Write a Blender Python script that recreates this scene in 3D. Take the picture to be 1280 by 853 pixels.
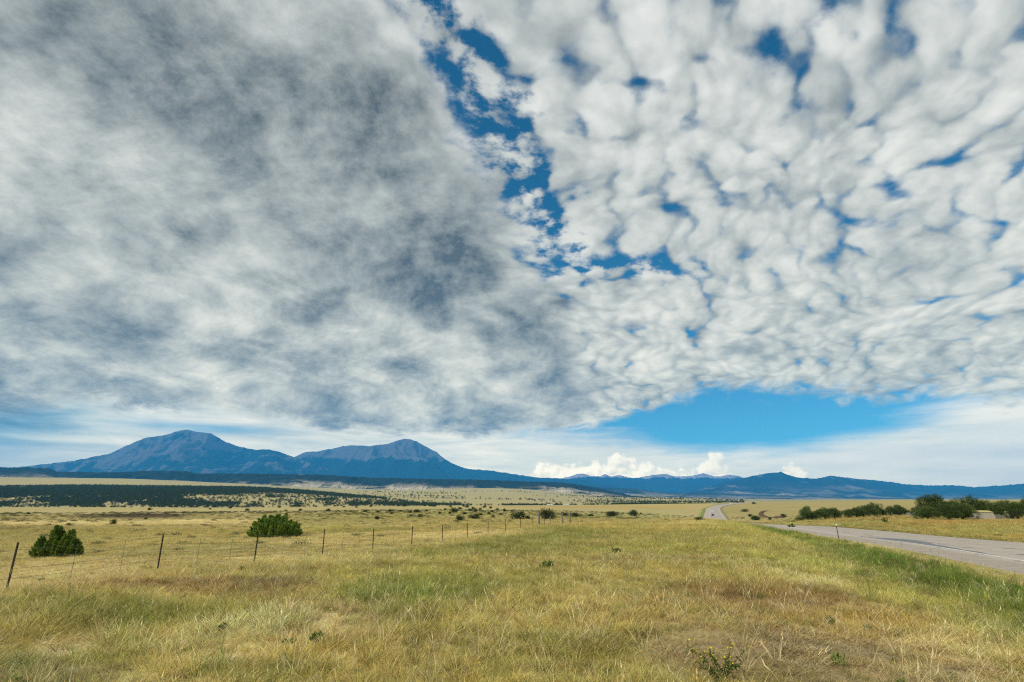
import bpy, bmesh, math, random
import numpy as np
from mathutils import Vector, Matrix

# ------------------------------------------------------------------ clear
for _o in list(bpy.data.objects):
    bpy.data.objects.remove(_o, do_unlink=True)
SC = bpy.context.scene
COL = SC.collection
random.seed(7)

# ------------------------------------------------------------------ camera
EYE = 2.2                                   # eye height above the verge (m)
FOC, CX, CY, HORIZ = 700.0, 640.0, 426.5, 630.0
PITCH = math.atan((HORIZ - CY) / FOC)
cam_d = bpy.data.cameras.new('camera')
cam_d.sensor_width = 36.0
cam_d.lens = 36.0 * FOC / 1280.0
cam_d.clip_start = 0.1
cam_d.clip_end = 200000.0
cam = bpy.data.objects.new('camera', cam_d)
COL.objects.link(cam)
cam.location = (0, 0, EYE)
cam.rotation_euler = (math.pi / 2 + PITCH, 0, 0)
SC.camera = cam

# ------------------------------------------------------------------ render / exposure
SC.render.engine = 'CYCLES'
SC.view_settings.view_transform = 'Standard'
SC.view_settings.look = 'None'
SC.view_settings.exposure = 0.0
SC.view_settings.gamma = 1.0
SC.view_settings.use_curve_mapping = False
cy = SC.cycles
cy.max_bounces = 3
cy.diffuse_bounces = 2
cy.glossy_bounces = 1
cy.transmission_bounces = 2
cy.volume_bounces = 1
cy.transparent_max_bounces = 8
cy.use_adaptive_sampling = True
cy.adaptive_threshold = 0.01
cy.caustics_reflective = False
cy.caustics_refractive = False
cy.use_denoising = False                    # the fine grain of the grass survives better without
cy.pixel_filter_type = 'BLACKMAN_HARRIS'
cy.filter_width = 1.2

# ------------------------------------------------------------------ sun
SUN_EL = math.radians(44)
SUN_AZ = math.radians(242)                  # clockwise from +Y: behind and to the left
sun_dir = Vector((math.sin(SUN_AZ) * math.cos(SUN_EL), math.cos(SUN_AZ) * math.cos(SUN_EL), math.sin(SUN_EL)))
sun_d = bpy.data.lights.new('sun', 'SUN')
sun_d.energy = 4.1
sun_d.angle = math.radians(1.0)
sun_d.color = (1.0, 0.955, 0.88)
sun = bpy.data.objects.new('sun', sun_d)
COL.objects.link(sun)
sun.location = sun_dir * 50
sun.rotation_euler = sun_dir.to_track_quat('Z', 'Y').to_euler()


# ------------------------------------------------------------------ node helper
class G:
    """Small expression helper over a node tree: sockets and floats mix freely."""
    def __init__(s, nt):
        s.nt = nt

    def new(s, t, **kw):
        n = s.nt.nodes.new(t)
        for k, v in kw.items():
            setattr(n, k, v)
        return n

    def put(s, sock, v):
        if isinstance(v, bpy.types.NodeSocket):
            s.nt.links.new(v, sock)
        elif v is not None:
            sock.default_value = v

    def m(s, op, a, b=None, c=None, clamp=False):
        n = s.new('ShaderNodeMath', operation=op, use_clamp=clamp)
        for i, v in enumerate((a, b, c)):
            if v is not None:
                s.put(n.inputs[i], v)
        return n.outputs[0]

    def add(s, *a):
        r = a[0]
        for x in a[1:]:
            r = s.m('ADD', r, x)
        return r

    def mul(s, *a):
        r = a[0]
        for x in a[1:]:
            r = s.m('MULTIPLY', r, x)
        return r

    def sub(s, a, b): return s.m('SUBTRACT', a, b)
    def div(s, a, b): return s.m('DIVIDE', a, b)
    def mad(s, a, b, c): return s.m('MULTIPLY_ADD', a, b, c)
    def inv(s, a): return s.m('SUBTRACT', 1.0, a)
    def sat(s, a): return s.m('ADD', a, 0.0, clamp=True)

    def ss(s, x, a, b, lo=0.0, hi=1.0):
        n = s.new('ShaderNodeMapRange', interpolation_type='SMOOTHSTEP')
        s.put(n.inputs['Value'], x)
        s.put(n.inputs['From Min'], a); s.put(n.inputs['From Max'], b)
        s.put(n.inputs['To Min'], lo); s.put(n.inputs['To Max'], hi)
        return n.outputs['Result']

    def lin(s, x, a, b, lo=0.0, hi=1.0):
        n = s.new('ShaderNodeMapRange', interpolation_type='LINEAR')
        s.put(n.inputs['Value'], x)
        s.put(n.inputs['From Min'], a); s.put(n.inputs['From Max'], b)
        s.put(n.inputs['To Min'], lo); s.put(n.inputs['To Max'], hi)
        return n.outputs['Result']

    def gauss(s, x, c, w):
        t = s.div(s.sub(x, c), w)
        return s.m('EXPONENT', s.mul(t, t, -1.0))

    def xyz(s, x, y, z=0.0):
        n = s.new('ShaderNodeCombineXYZ')
        s.put(n.inputs[0], x); s.put(n.inputs[1], y); s.put(n.inputs[2], z)
        return n.outputs[0]

    def sep(s, v):
        n = s.new('ShaderNodeSeparateXYZ')
        s.put(n.inputs[0], v)
        return n.outputs[0], n.outputs[1], n.outputs[2]

    def vadd(s, a, b):
        n = s.new('ShaderNodeVectorMath', operation='ADD')
        s.put(n.inputs[0], a); s.put(n.inputs[1], b)
        return n.outputs[0]

    def vscale(s, a, k):
        n = s.new('ShaderNodeVectorMath', operation='SCALE')
        s.put(n.inputs[0], a); s.put(n.inputs['Scale'], k)
        return n.outputs[0]

    def vmul(s, a, b):
        n = s.new('ShaderNodeVectorMath', operation='MULTIPLY')
        s.put(n.inputs[0], a); s.put(n.inputs[1], b)
        return n.outputs[0]

    def noise(s, v, scale, detail=4.0, rough=0.5, dist=0.0, dims='2D', lac=2.0, color=False, w=None):
        n = s.new('ShaderNodeTexNoise', noise_dimensions=dims)
        s.put(n.inputs['Vector'], v)
        n.inputs['Scale'].default_value = scale
        n.inputs['Detail'].default_value = detail
        n.inputs['Roughness'].default_value = rough
        n.inputs['Lacunarity'].default_value = lac
        n.inputs['Distortion'].default_value = dist
        return n.outputs['Color' if color else 0]

    def voro(s, v, scale, smooth=0.5, rand=1.0, feature='SMOOTH_F1', dims='2D'):
        n = s.new('ShaderNodeTexVoronoi', voronoi_dimensions=dims, feature=feature)
        s.put(n.inputs['Vector'], v)
        n.inputs['Scale'].default_value = scale
        if 'Smoothness' in n.inputs and feature == 'SMOOTH_F1':
            n.inputs['Smoothness'].default_value = smooth
        n.inputs['Randomness'].default_value = rand
        return n.outputs['Distance']

    def mix(s, f, a, b, blend='MIX'):
        n = s.new('ShaderNodeMix', data_type='RGBA', blend_type=blend)
        s.put(n.inputs[0], f)
        for k, v in ((6, a), (7, b)):
            if isinstance(v, (tuple, list)) and len(v) == 3:
                v = (*v, 1.0)
            s.put(n.inputs[k], v)
        return n.outputs[2]

    def fmix(s, f, a, b):
        n = s.new('ShaderNodeMix', data_type='FLOAT')
        s.put(n.inputs[0], f); s.put(n.inputs[2], a); s.put(n.inputs[3], b)
        return n.outputs[0]

    def cscale(s, c, k):
        return s.mix(1.0, c, s.xyz(k, k, k), 'MULTIPLY')

    def ramp(s, f, stops):
        n = s.new('ShaderNodeValToRGB')
        cr = n.color_ramp
        while len(cr.elements) < len(stops):
            cr.elements.new(0.5)
        for e, (p, c) in zip(cr.elements, stops):
            e.position = p; e.color = (*c, 1.0)
        s.put(n.inputs[0], f)
        return n.outputs[0]

# ------------------------------------------------------------------ world: blue sky behind a deck of altocumulus
world = bpy.data.worlds.new('World')
SC.world = world
world.use_nodes = True
world.cycles.sampling_method = 'MANUAL'
world.cycles.sample_map_resolution = 1024


def build_world():
    nt = world.node_tree
    nt.nodes.clear()
    g = G(nt)
    out = g.new('ShaderNodeOutputWorld')
    bg = g.new('ShaderNodeBackground')
    nt.links.new(bg.outputs[0], out.inputs[0])
    sky = g.new('ShaderNodeTexSky', sky_type='NISHITA')
    sky.sun_disc = False
    sky.sun_elevation = SUN_EL
    sky.sun_rotation = SUN_AZ
    sky.altitude = 2000.0
    sky.air_density = 1.0
    sky.dust_density = 0.15
    sky.ozone_density = 3.0
    d = g.new('ShaderNodeTexCoord').outputs['Generated']
    dx, dy, dz = g.sep(d)
    zc = g.add(g.m('MAXIMUM', dz, 0.0), 0.10)
    x = g.div(dx, zc)
    y = g.div(dy, zc)
    P = g.xyz(x, y)
    el = g.m('ARCSINE', dz)                       # elevation, radians
    az = g.m('ARCTAN2', dx, dy)                   # azimuth, 0 = ahead
    # clear sky: deeper, more saturated blue
    hs = g.new('ShaderNodeHueSaturation')
    hs.inputs['Saturation'].default_value = 1.30
    hs.inputs['Hue'].default_value = 0.487
    g.put(hs.inputs['Color'], sky.outputs[0])
    blue = g.cscale(hs.outputs[0], 0.088)

    # --- domain warp shared by the deck
    wv = g.vadd(g.noise(P, 1.3, 2.0, 0.5, color=True), (-0.5, -0.5, -0.5))
    # the cells have depth, so low down they foreshorten less than a flat sheet would
    zt = g.add(g.m('MAXIMUM', dz, 0.0), 0.24)
    Pt = g.vscale(g.xyz(g.div(dx, zt), g.div(dy, zt)), 1.30)
    Pf = g.vadd(Pt, g.vscale(wv, 0.14))
    Pv = g.vadd(Pt, g.vscale(wv, 0.26))
    # rows of cells running up and to the right
    a = math.radians(60)
    ca, sa = math.cos(a), math.sin(a)
    xw, yw, _ = g.sep(Pv)
    rx = g.add(g.mul(xw, ca), g.mul(yw, sa))
    ry = g.add(g.mul(xw, -sa), g.mul(yw, ca))
    zl = g.add(g.m('MAXIMUM', dz, 0.0), 0.42)                   # the left sheet hangs in deep folds
    Pl = g.vadd(g.vscale(g.xyz(g.div(dx, zl), g.div(dy, zl)), 1.75), g.vscale(wv, 0.16))
    n_big = g.noise(P, 0.75, 2.0, 0.5)                          # where the deck is thick
    n_mid = g.noise(Pl, 2.7, 3.0, 0.5)
    n_puf = g.noise(Pl, 6.5, 7.0, 0.69)
    n_fine = g.noise(Pf, 12.0, 6.0, 0.62)
    Pr = g.xyz(g.mul(rx, 0.60), ry)
    n_row = g.noise(Pr, 6.0, 4.0, 0.55)
    jig = g.vscale(g.vadd(g.noise(Pf, 8.0, 2.0, 0.5, color=True), (-0.5, -0.5, -0.5)), 0.10)
    f1 = g.voro(g.vadd(Pr, jig), 15.0, 0.65, 1.0)
    n_cell = g.inv(g.mul(f1, f1, 1.9))

    # --- large layout of the deck, in the plane of the cloud layer
    xe = g.mad(g.sub(y, 0.8), 0.28, -0.215)                     # right-hand edge of the left sheet
    wob = g.add(g.mul(g.sub(n_mid, 0.5), 0.16), g.mul(g.sub(n_puf, 0.5), 0.14), g.mul(g.sub(n_fine, 0.5), 0.10))
    sd = g.add(g.sub(xe, x), wob)                               # >0 inside the left sheet
    left = g.ss(sd, -0.10, 0.20)
    lane_w = g.lin(y, 0.8, 1.9, 0.075, 0.12)                    # blue lane beside that edge
    lane_c = g.add(xe, g.mul(lane_w, 0.70))
    lane = g.mul(g.gauss(g.add(x, wob), lane_c, lane_w), g.ss(y, 2.2, 1.7))
    lane2 = g.mul(g.gauss(x, 0.37, 0.26), g.gauss(g.add(y, wob), 1.80, 0.085))   # pool of blue at its far end
    lane = g.m('MAXIMUM', lane, lane2)
    holes = g.mul(g.ss(g.noise(P, 2.3, 1.0, 0.5), 0.46, 0.66), g.ss(y, 2.4, 1.4), g.inv(left))
    rim = g.add(g.ss(x, 1.25, 0.45, 3.30, 4.60), g.ss(x, -1.0, -2.4, 0.0, -1.15), g.mul(g.sub(n_mid, 0.5), 0.5), g.mul(g.sub(n_puf, 0.5), 0.7), g.mul(g.sub(n_fine, 0.5), 0.5))
    near = g.ss(g.sub(rim, y), -0.12, 0.38)
    near = g.m('MAXIMUM', near, g.ss(y, 0.9, 0.2))              # the deck goes on behind the viewer

    # --- density
    sheet = g.add(g.mul(g.sub(n_fine, 0.5), 0.9), g.mul(g.sub(n_puf, 0.5), 0.7), 0.62)
    field = g.add(g.mul(g.sub(n_cell, 0.62), 0.50), g.mul(g.sub(n_fine, 0.5), 0.85), g.mul(g.sub(n_row, 0.5), 0.44), g.lin(y, 1.0, 2.4, 0.33, 0.50))
    field = g.add(field, g.mul(lane, g.sub(n_fine, 0.46), 1.35))           # torn wisps inside the blue lane
    dens = g.sub(g.fmix(left, field, sheet), g.add(g.mul(lane, 0.46), g.mul(lane2, 0.42), g.mul(holes, 0.15)))
    cov = g.mul(g.ss(dens, -0.28, 0.32), near)

    # --- shading: thin cloud is white, thick cloud greyer; sunward flanks brighter
    n_puf_o = g.noise(g.vadd(Pl, (-0.034, -0.030, 0.0)), 6.5, 6.0, 0.69)
    f1o = g.voro(g.vadd(g.vadd(Pr, jig), (-0.016, 0.011, 0.0)), 15.0, 0.65, 1.0)
    rel_l = g.mul(g.sub(n_puf, n_puf_o), 1.45)
    rel_r = g.mul(g.sub(f1o, f1), 0.30)
    core = g.mul(g.gauss(sd, 0.38, 0.30), g.ss(y, 3.0, 1.6))
    low = g.ss(y, 1.2, 2.2)
    tl = g.add(g.mul(core, 0.34), g.mul(g.sub(n_mid, 0.5), g.fmix(low, 1.2, 1.8)), g.mul(g.sub(n_puf, 0.5), g.fmix(low, 0.6, 1.5)), g.mul(g.sub(n_big, 0.5), 0.3), 0.62, g.mul(low, 0.12))
    tr = g.add(g.mul(g.sub(n_cell, 0.70), -0.28), g.mul(g.sub(n_row, 0.5), -0.80), g.mul(g.sub(n_fine, 0.5), 0.55), g.mul(g.sub(n_mid, 0.5), 0.60), 0.45, g.lin(y, 1.5, 3.2, 0.0, 0.16))
    thick = g.fmix(left, tr, tl)
    bright = g.add(g.ss(thick, -0.20, 1.45, 0.84, 0.12), g.mul(g.fmix(left, rel_r, rel_l), 0.44))
    bright = g.m('MAXIMUM', g.m('MINIMUM', bright, 0.92), 0.10)
    tint = g.ramp(bright, [(0.12, (0.93, 1.0, 0.95)), (0.5, (0.955, 1.0, 0.96)), (0.85, (1.0, 1.0, 0.965))])
    deck = g.cscale(tint, bright)

    # --- low sky near the horizon: veil, streaks, distant cumulus
    Q = g.xyz(g.mul(az, 3.0), g.mul(el, 22.0))
    q1 = g.noise(Q, 1.1, 5.0, 0.55)
    q2 = g.noise(g.xyz(g.mul(az, 9.0), g.mul(el, 60.0)), 1.0, 6.0, 0.6, 0.3)
    top_r = g.add(g.ss(az, 0.42, 0.78, 0.085, 0.150), g.mul(g.sub(q1, 0.5), 0.050), g.mul(g.sub(q2, 0.5), 0.020), g.mul(g.ss(az, 0.36, 0.16), 0.042))
    veil = g.mul(g.ss(g.sub(top_r, el), -0.016, 0.034), 0.93)
    hole = g.mul(g.gauss(az, -0.50, 0.10), g.gauss(el, 0.113, 0.008))
    veil_l = g.mul(g.ss(az, 0.10, -0.05), g.ss(el, 0.30, 0.14), g.inv(g.mul(hole, 0.8)))
    veil = g.m('MAXIMUM', veil, g.mul(veil_l, 0.95))
    vb = g.add(g.ss(az, -0.1, 0.1, 0.70, 0.76), g.mul(g.sub(q1, 0.5), 0.35), g.mul(g.sub(q2, 0.5), g.ss(az, 0.12, -0.1, 0.22, 0.55)))
    rain = g.mul(g.ss(g.add(az, g.mul(g.sub(q1, 0.5), 0.12)), -0.58, -0.76), g.gauss(el, 0.125, 0.055))
    vb = g.m('MAXIMUM', g.m('MINIMUM', g.sub(vb, g.mul(rain, 0.60)), 0.90), 0.14)
    vtint = g.ramp(g.sub(vb, g.mul(rain, 0.2)), [(0.1, (0.60, 0.92, 1.25)), (0.5, (0.86, 0.98, 1.05)), (0.8, (1.0, 1.0, 1.0))])
    veil_c = g.cscale(vtint, vb)
    # cumulus heaps standing behind the far range
    qc = g.noise(g.xyz(g.mul(az, 26.0), g.mul(el, 30.0)), 1.0, 6.0, 0.62, 0.2)
    heap = g.add(g.mul(g.gauss(az, 0.20, 0.13), 0.066), g.mul(g.gauss(az, 0.348, 0.026), 0.058), g.mul(g.gauss(az, 0.452, 0.030), 0.058), g.mul(g.gauss(az, 0.04, 0.08), 0.040))
    ht = g.add(heap, 0.008, g.mul(g.sub(qc, 0.5), 0.080))
    cum = g.mul(g.ss(g.sub(ht, el), -0.002, 0.010), g.ss(heap, 0.008, 0.022))
    qc_o = g.noise(g.xyz(g.add(g.mul(az, 26.0), -0.16), g.add(g.mul(el, 30.0), 0.16)), 1.0, 6.0, 0.62, 0.2)
    cb = g.m('MINIMUM', g.add(0.88, g.mul(g.sub(qc, qc_o), 0.9), g.mul(g.sub(qc, 0.5), 0.3)), 0.97)
    cb = g.m('MAXIMUM', cb, 0.45)
    cum_c = g.cscale(g.ramp(cb, [(0.4, (0.86, 0.96, 1.06)), (0.8, (1.0, 1.0, 0.99))]), cb)

    # low cloud is brighter and warmer at its source: the haze of the valley dims and cools it on the way
    f = g.m('MINIMUM', 1.0, g.div(0.085, g.m('MAXIMUM', el, 0.03)))
    fp = g.m('POWER', f, 1.25)
    comp = g.xyz(g.mad(fp, 2.2, 0.98), g.mad(fp, 1.62, 0.99), g.mad(fp, 0.55, 1.0))
    c = g.mix(veil, g.mix(1.0, blue, g.xyz(1.0, g.mad(f, 0.75, 1.0), g.mad(f, 0.55, 1.0)), 'MULTIPLY'), g.mix(1.0, veil_c, comp, 'MULTIPLY'))
    c = g.mix(cum, c, g.mix(1.0, cum_c, comp, 'MULTIPLY'))
    c = g.mix(cov, c, g.mix(1.0, deck, comp, 'MULTIPLY'))
    # below the horizon: dull ground bounce
    c = g.mix(g.ss(dz, -0.004, -0.03), c, (0.16, 0.15, 0.10))
    nt.links.new(c, bg.inputs[0])
    bg.inputs[1].default_value = 1.0


build_world()


# ------------------------------------------------------------------ small helpers
def ray(px, py):
    """World direction (per metre ahead) of a sight line."""
    u, v = (px - CX) / FOC, (CY - py) / FOC
    y = math.cos(PITCH) - v * math.sin(PITCH)
    z = math.sin(PITCH) + v * math.cos(PITCH)
    return u / y, z / y


def hash2(ix, iy, seed):
    h = (ix.astype(np.int64) * 374761393 + iy.astype(np.int64) * 668265263 + seed * 974711) & 0x7fffffff
    h = ((h ^ (h >> 13)) * 1274126177) & 0x7fffffff
    h = (h ^ (h >> 16)) & 0xffff
    return h / 65535.0


def vnoise(x, y, seed=0):
    ix, iy = np.floor(x), np.floor(y)
    fx, fy = x - ix, y - iy
    fx = fx * fx * fx * (fx * (fx * 6 - 15) + 10)
    fy = fy * fy * fy * (fy * (fy * 6 - 15) + 10)
    a, b = hash2(ix, iy, seed), hash2(ix + 1, iy, seed)
    c, d = hash2(ix, iy + 1, seed), hash2(ix + 1, iy + 1, seed)
    return (a + (b - a) * fx) * (1 - fy) + (c + (d - c) * fx) * fy


def fbm(x, y, seed=0, octv=4, gain=0.5):
    r, amp, tot = 0.0, 1.0, 0.0
    for k in range(octv):
        r = r + amp * (vnoise(x * 2 ** k + k * 17.3, y * 2 ** k - k * 9.1, seed + k) - 0.5)
        tot += amp; amp *= gain
    return r / tot


def ridged(x, y, seed=0, octv=4):
    r, amp, tot = 0.0, 1.0, 0.0
    for k in range(octv):
        r = r + amp * (1 - np.abs(2 * vnoise(x * 2 ** k + k * 5.7, y * 2 ** k + k * 3.1, seed + k) - 1))
        tot += amp; amp *= 0.5
    return r / tot


def sstep(x, a, b):
    t = np.clip((x - a) / (b - a), 0, 1)
    return t * t * (3 - 2 * t)


def crom(tab, xi, axis_len):
    """1-d Catmull-Rom weights for fractional indices."""
    i = np.clip(np.floor(xi).astype(int), 0, axis_len - 2)
    t = xi - i
    idx = [np.clip(i + k, 0, axis_len - 1) for k in (-1, 0, 1, 2)]
    w = [-.5 * t + t * t - .5 * t ** 3, 1 - 2.5 * t * t + 1.5 * t ** 3, .5 * t + 2 * t * t - 1.5 * t ** 3, -.5 * t * t + .5 * t ** 3]
    return idx, w


def spline(pts, n):
    """Catmull-Rom through 3-d points, n samples per span."""
    P = np.array(pts, float)
    P = np.vstack([2 * P[0] - P[1], P, 2 * P[-1] - P[-2]])
    out = []
    for k in range(1, len(P) - 2):
        for t in np.linspace(0, 1, n, endpoint=False):
            a, b, c, d = P[k - 1], P[k], P[k + 1], P[k + 2]
            out.append(.5 * (2 * b + (c - a) * t + (2 * a - 5 * b + 4 * c - d) * t * t + (3 * b - a - 3 * c + d) * t ** 3))
    out.append(P[-2])
    return np.array(out)


# ------------------------------------------------------------------ lie of the land (heights relative to the eye)
S_COL = np.array([-.90, -.65, -.43, -.22, 0, .15, .33, .43, .50, .65, .90])
Y_ROW = np.array([4, 8, 15, 25, 40, 60, 80, 120, 160, 220, 300, 450, 700, 1000, 1500, 2200, 3200, 5000, 6500, 9000, 16000, 33000.])
Z_TAB = np.array([
    [-2.2, -2.2, -2.2, -2.2, -2.2, -2.2, -2.2, -2.2, -2.2, -2.2, -2.2],
    [-2.2, -2.2, -2.2, -2.2, -2.2, -2.2, -2.2, -2.2, -2.2, -2.25, -2.3],
    [-2.4, -2.25, -2.2, -2.2, -2.2, -2.2, -2.2, -2.25, -2.3, -2.4, -2.55],
    [-2.8, -2.40, -2.45, -2.4, -2.35, -2.3, -2.25, -2.3, -2.35, -2.5, -2.5],
    [-3.0, -2.95, -2.85, -2.8, -2.6, -2.4, -2.25, -2.35, -2.5, -2.75, -2.7],
    [-3.3, -3.20, -3.2, -2.95, -2.6, -2.4, -2.2, -2.5, -2.8, -3.05, -2.9],
    [-3.5, -3.40, -3.4, -3.0, -2.7, -2.5, -2.25, -2.9, -3.3, -3.4, -3.1],
    [-3.8, -3.80, -3.6, -3.1, -3.2, -3.1, -3.0, -4.1, -4.2, -3.6, -3.3],
    [-4.0, -4.00, -3.8, -3.3, -3.6, -3.9, -4.6, -5.2, -5.1, -3.8, -3.6],
    [-4.2, -4.20, -4.0, -3.5, -3.9, -4.8, -6.4, -6.9, -5.8, -4.3, -4.0],
    [-4.6, -4.60, -4.4, -3.9, -4.2, -5.6, -8.2, -8.6, -6.6, -4.6, -4.2],
    [-5.0, -5.00, -4.9, -4.3, -4.4, -5.6, -8.0, -7.6, -5.6, -3.2, -3.0],
    [-5.2, -5.20, -5.2, -4.4, -4.0, -4.0, -3.6, -2.6, -0.6, 1.6, 1.6],
    [-6.0, -6.00, -6.0, -4.0, -2.4, -1.6, 0.6, 2.6, 4.6, 6.0, 6.0],
    [-14., -14.0, -13., -9.0, -6.0, -4.0, -3.0, -3.0, -4.0, -6.0, -8.0],
    [45., 42.0, 34.0, 16.0, 1.0, 1.0, 4.0, 0.0, -10., -20., -20.],
    [104., 100., 86.0, 46.0, 34.0, 18.0, 10.0, 8.0, 0.0, -10., -10.],
    [208., 190., 142., 110., 112., 60.0, 30.0, 20.0, 20.0, 20.0, 20.],
    [285., 255., 190., 150., 150., 90.0, 50.0, 30.0, 30.0, 30.0, 30.],
    [320., 290., 220., 190., 180., 120., 80.0, 60.0, 60.0, 60.0, 60.],
    [350., 320., 260., 240., 220., 200., 150., 120., 100., 100., 100.],
    [350., 320., 260., 240., 220., 200., 150., 120., 100., 100., 100.]])
LY = np.log(Y_ROW)

ROAD_PTS = [(-35, -165, -2.3), (-1.4, -60, -2.3), (18.4, 0, -2.3), (26.9, 26, -2.42), (31.6, 40, -2.6), (37.2, 57, -3.0), (46.8, 86, -3.55),
            (58, 120, -4.3), (75, 175, -5.9), (93, 250, -7.6), (112, 320, -8.5), (146, 420, -8.0), (180, 520, -6.6),
            (226, 650, -4.0), (291, 800, -1.2), (371, 950, 1.2), (478, 1150, 3.0), (560, 1320, 2.0)]
ROAD = spline(ROAD_PTS, 10)
ROAD_HALF = 4.7


def road_near(x, y):
    """Distance to the road's centre line (signed, + right of travel) and its height there."""
    best = np.full(x.shape, 1e9); sgn = np.zeros(x.shape); hz = np.zeros(x.shape)
    for a, b in zip(ROAD[:-1], ROAD[1:]):
        dx, dy = b[0] - a[0], b[1] - a[1]
        L2 = dx * dx + dy * dy
        t = np.clip(((x - a[0]) * dx + (y - a[1]) * dy) / L2, 0, 1)
        ex, ey = x - (a[0] + t * dx), y - (a[1] + t * dy)
        d2 = ex * ex + ey * ey
        m = d2 < best
        best = np.where(m, d2, best)
        sgn = np.where(m, np.sign(ex * dy - ey * dx), sgn)
        hz = np.where(m, a[2] + t * (b[2] - a[2]), hz)
    return np.sqrt(best) * sgn, hz


def land_rel(x, y, detail=True):
    x = np.asarray(x, float); y = np.asarray(y, float)
    r = np.hypot(x, y) + 1e-6
    phi = np.clip(np.arctan2(x, y), -math.radians(42), math.radians(42))
    s, d = np.tan(phi), r * np.cos(phi)
    si = np.interp(s, S_COL, np.arange(len(S_COL)))
    yi = np.interp(np.log(np.maximum(d, 4.0)), LY, np.arange(len(LY)))
    ci, cw = crom(None, si, len(S_COL))
    ri, rw = crom(None, yi, len(LY))
    z = 0
    for a, wa in zip(ri, rw):
        for b, wb in zip(ci, cw):
            z = z + wa * wb * Z_TAB[a, b]
    far = np.clip(r / 1000.0, 0, 30)
    z = z + fbm(x / 38, y / 38, 3, 3) * 0.42 * sstep(r, 6, 30) * (1 - 0.5 * sstep(r, 60, 200))
    z = z + fbm(x / 260, y / 260, 9, 3) * 1.2 * sstep(r, 120, 500)
    z = z + fbm(x / 1500, y / 1500, 12, 4) * 40 * sstep(r, 1600, 5000)
    if detail:
        nf = 1 - sstep(r, 60, 160)
        z = z + (fbm(x / 3.2, y / 3.2, 21, 3) * 0.20 + fbm(x / 0.7, y / 0.7, 31, 2) * 0.06) * nf
    m = (r < 1500)
    if np.any(m):
        dr, hz = road_near(x[m], y[m])
        a = np.abs(dr)
        drop = np.clip(0.12 + np.maximum(r[m] - 90, 0) * 0.0011, 0, 0.7)
        w = 1 - sstep(a, ROAD_HALF + 2.2, ROAD_HALF + 8.0)
        zz = z[m]
        zz = zz * (1 - w) + (hz - drop) * w
        if detail:
            e = -dr - ROAD_HALF - 2.6
            zz = zz - .42 * sstep(e, .0, 1.8) * (1 - sstep(e, 3.0, 9.0)) * sstep(y[m], -5, 14) * (1 - sstep(y[m], 55, 95))
        z[m] = zz
    return z


def land(x, y, detail=True):
    return land_rel(np.atleast_1d(x), np.atleast_1d(y), detail) + EYE


def ground_hit(px, py, ymin=7.0, ymax=7000.0):
    sx, sz = ray(px, py)
    ys = np.exp(np.linspace(math.log(ymin), math.log(ymax), 1600))
    g = land_rel(sx * ys, ys, False) - sz * ys
    k = np.nonzero(g > 0)[0]
    k = int(k[0]) if len(k) else int(np.argmax(g))
    Y = ys[k]
    return sx * Y, Y, float(land(sx * Y, Y, Y < 120)[0])


# ------------------------------------------------------------------ vegetation zones: colour, height and cover by place
STRAW, PALE, OLIVE = (.70, .545, .18), (.86, .68, .31), (.33, .335, .080)
GREEN, LUSH, RUST = (.19, .27, .045), (.14, .235, .032), (.33, .185, .070)
BROWN, OCHRE, YGREEN, DARK = (.40, .30, .16), (.54, .37, .10), (.49, .48, .115), (.15, .125, .055)


def zpatch(px, py, rx, ry, col, k, hgt=1.0, cover=1.0):
    x, y, _ = ground_hit(px, py)
    x1, y1, _ = ground_hit(px, py - ry)
    x2, y2, _ = ground_hit(px, min(py + ry, 850))
    return (x, y, rx * y / 735.0, max(abs(y1 - y), abs(y2 - y)) * .8 + 0.2, col, k, hgt, cover)


ZONES = []


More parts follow.
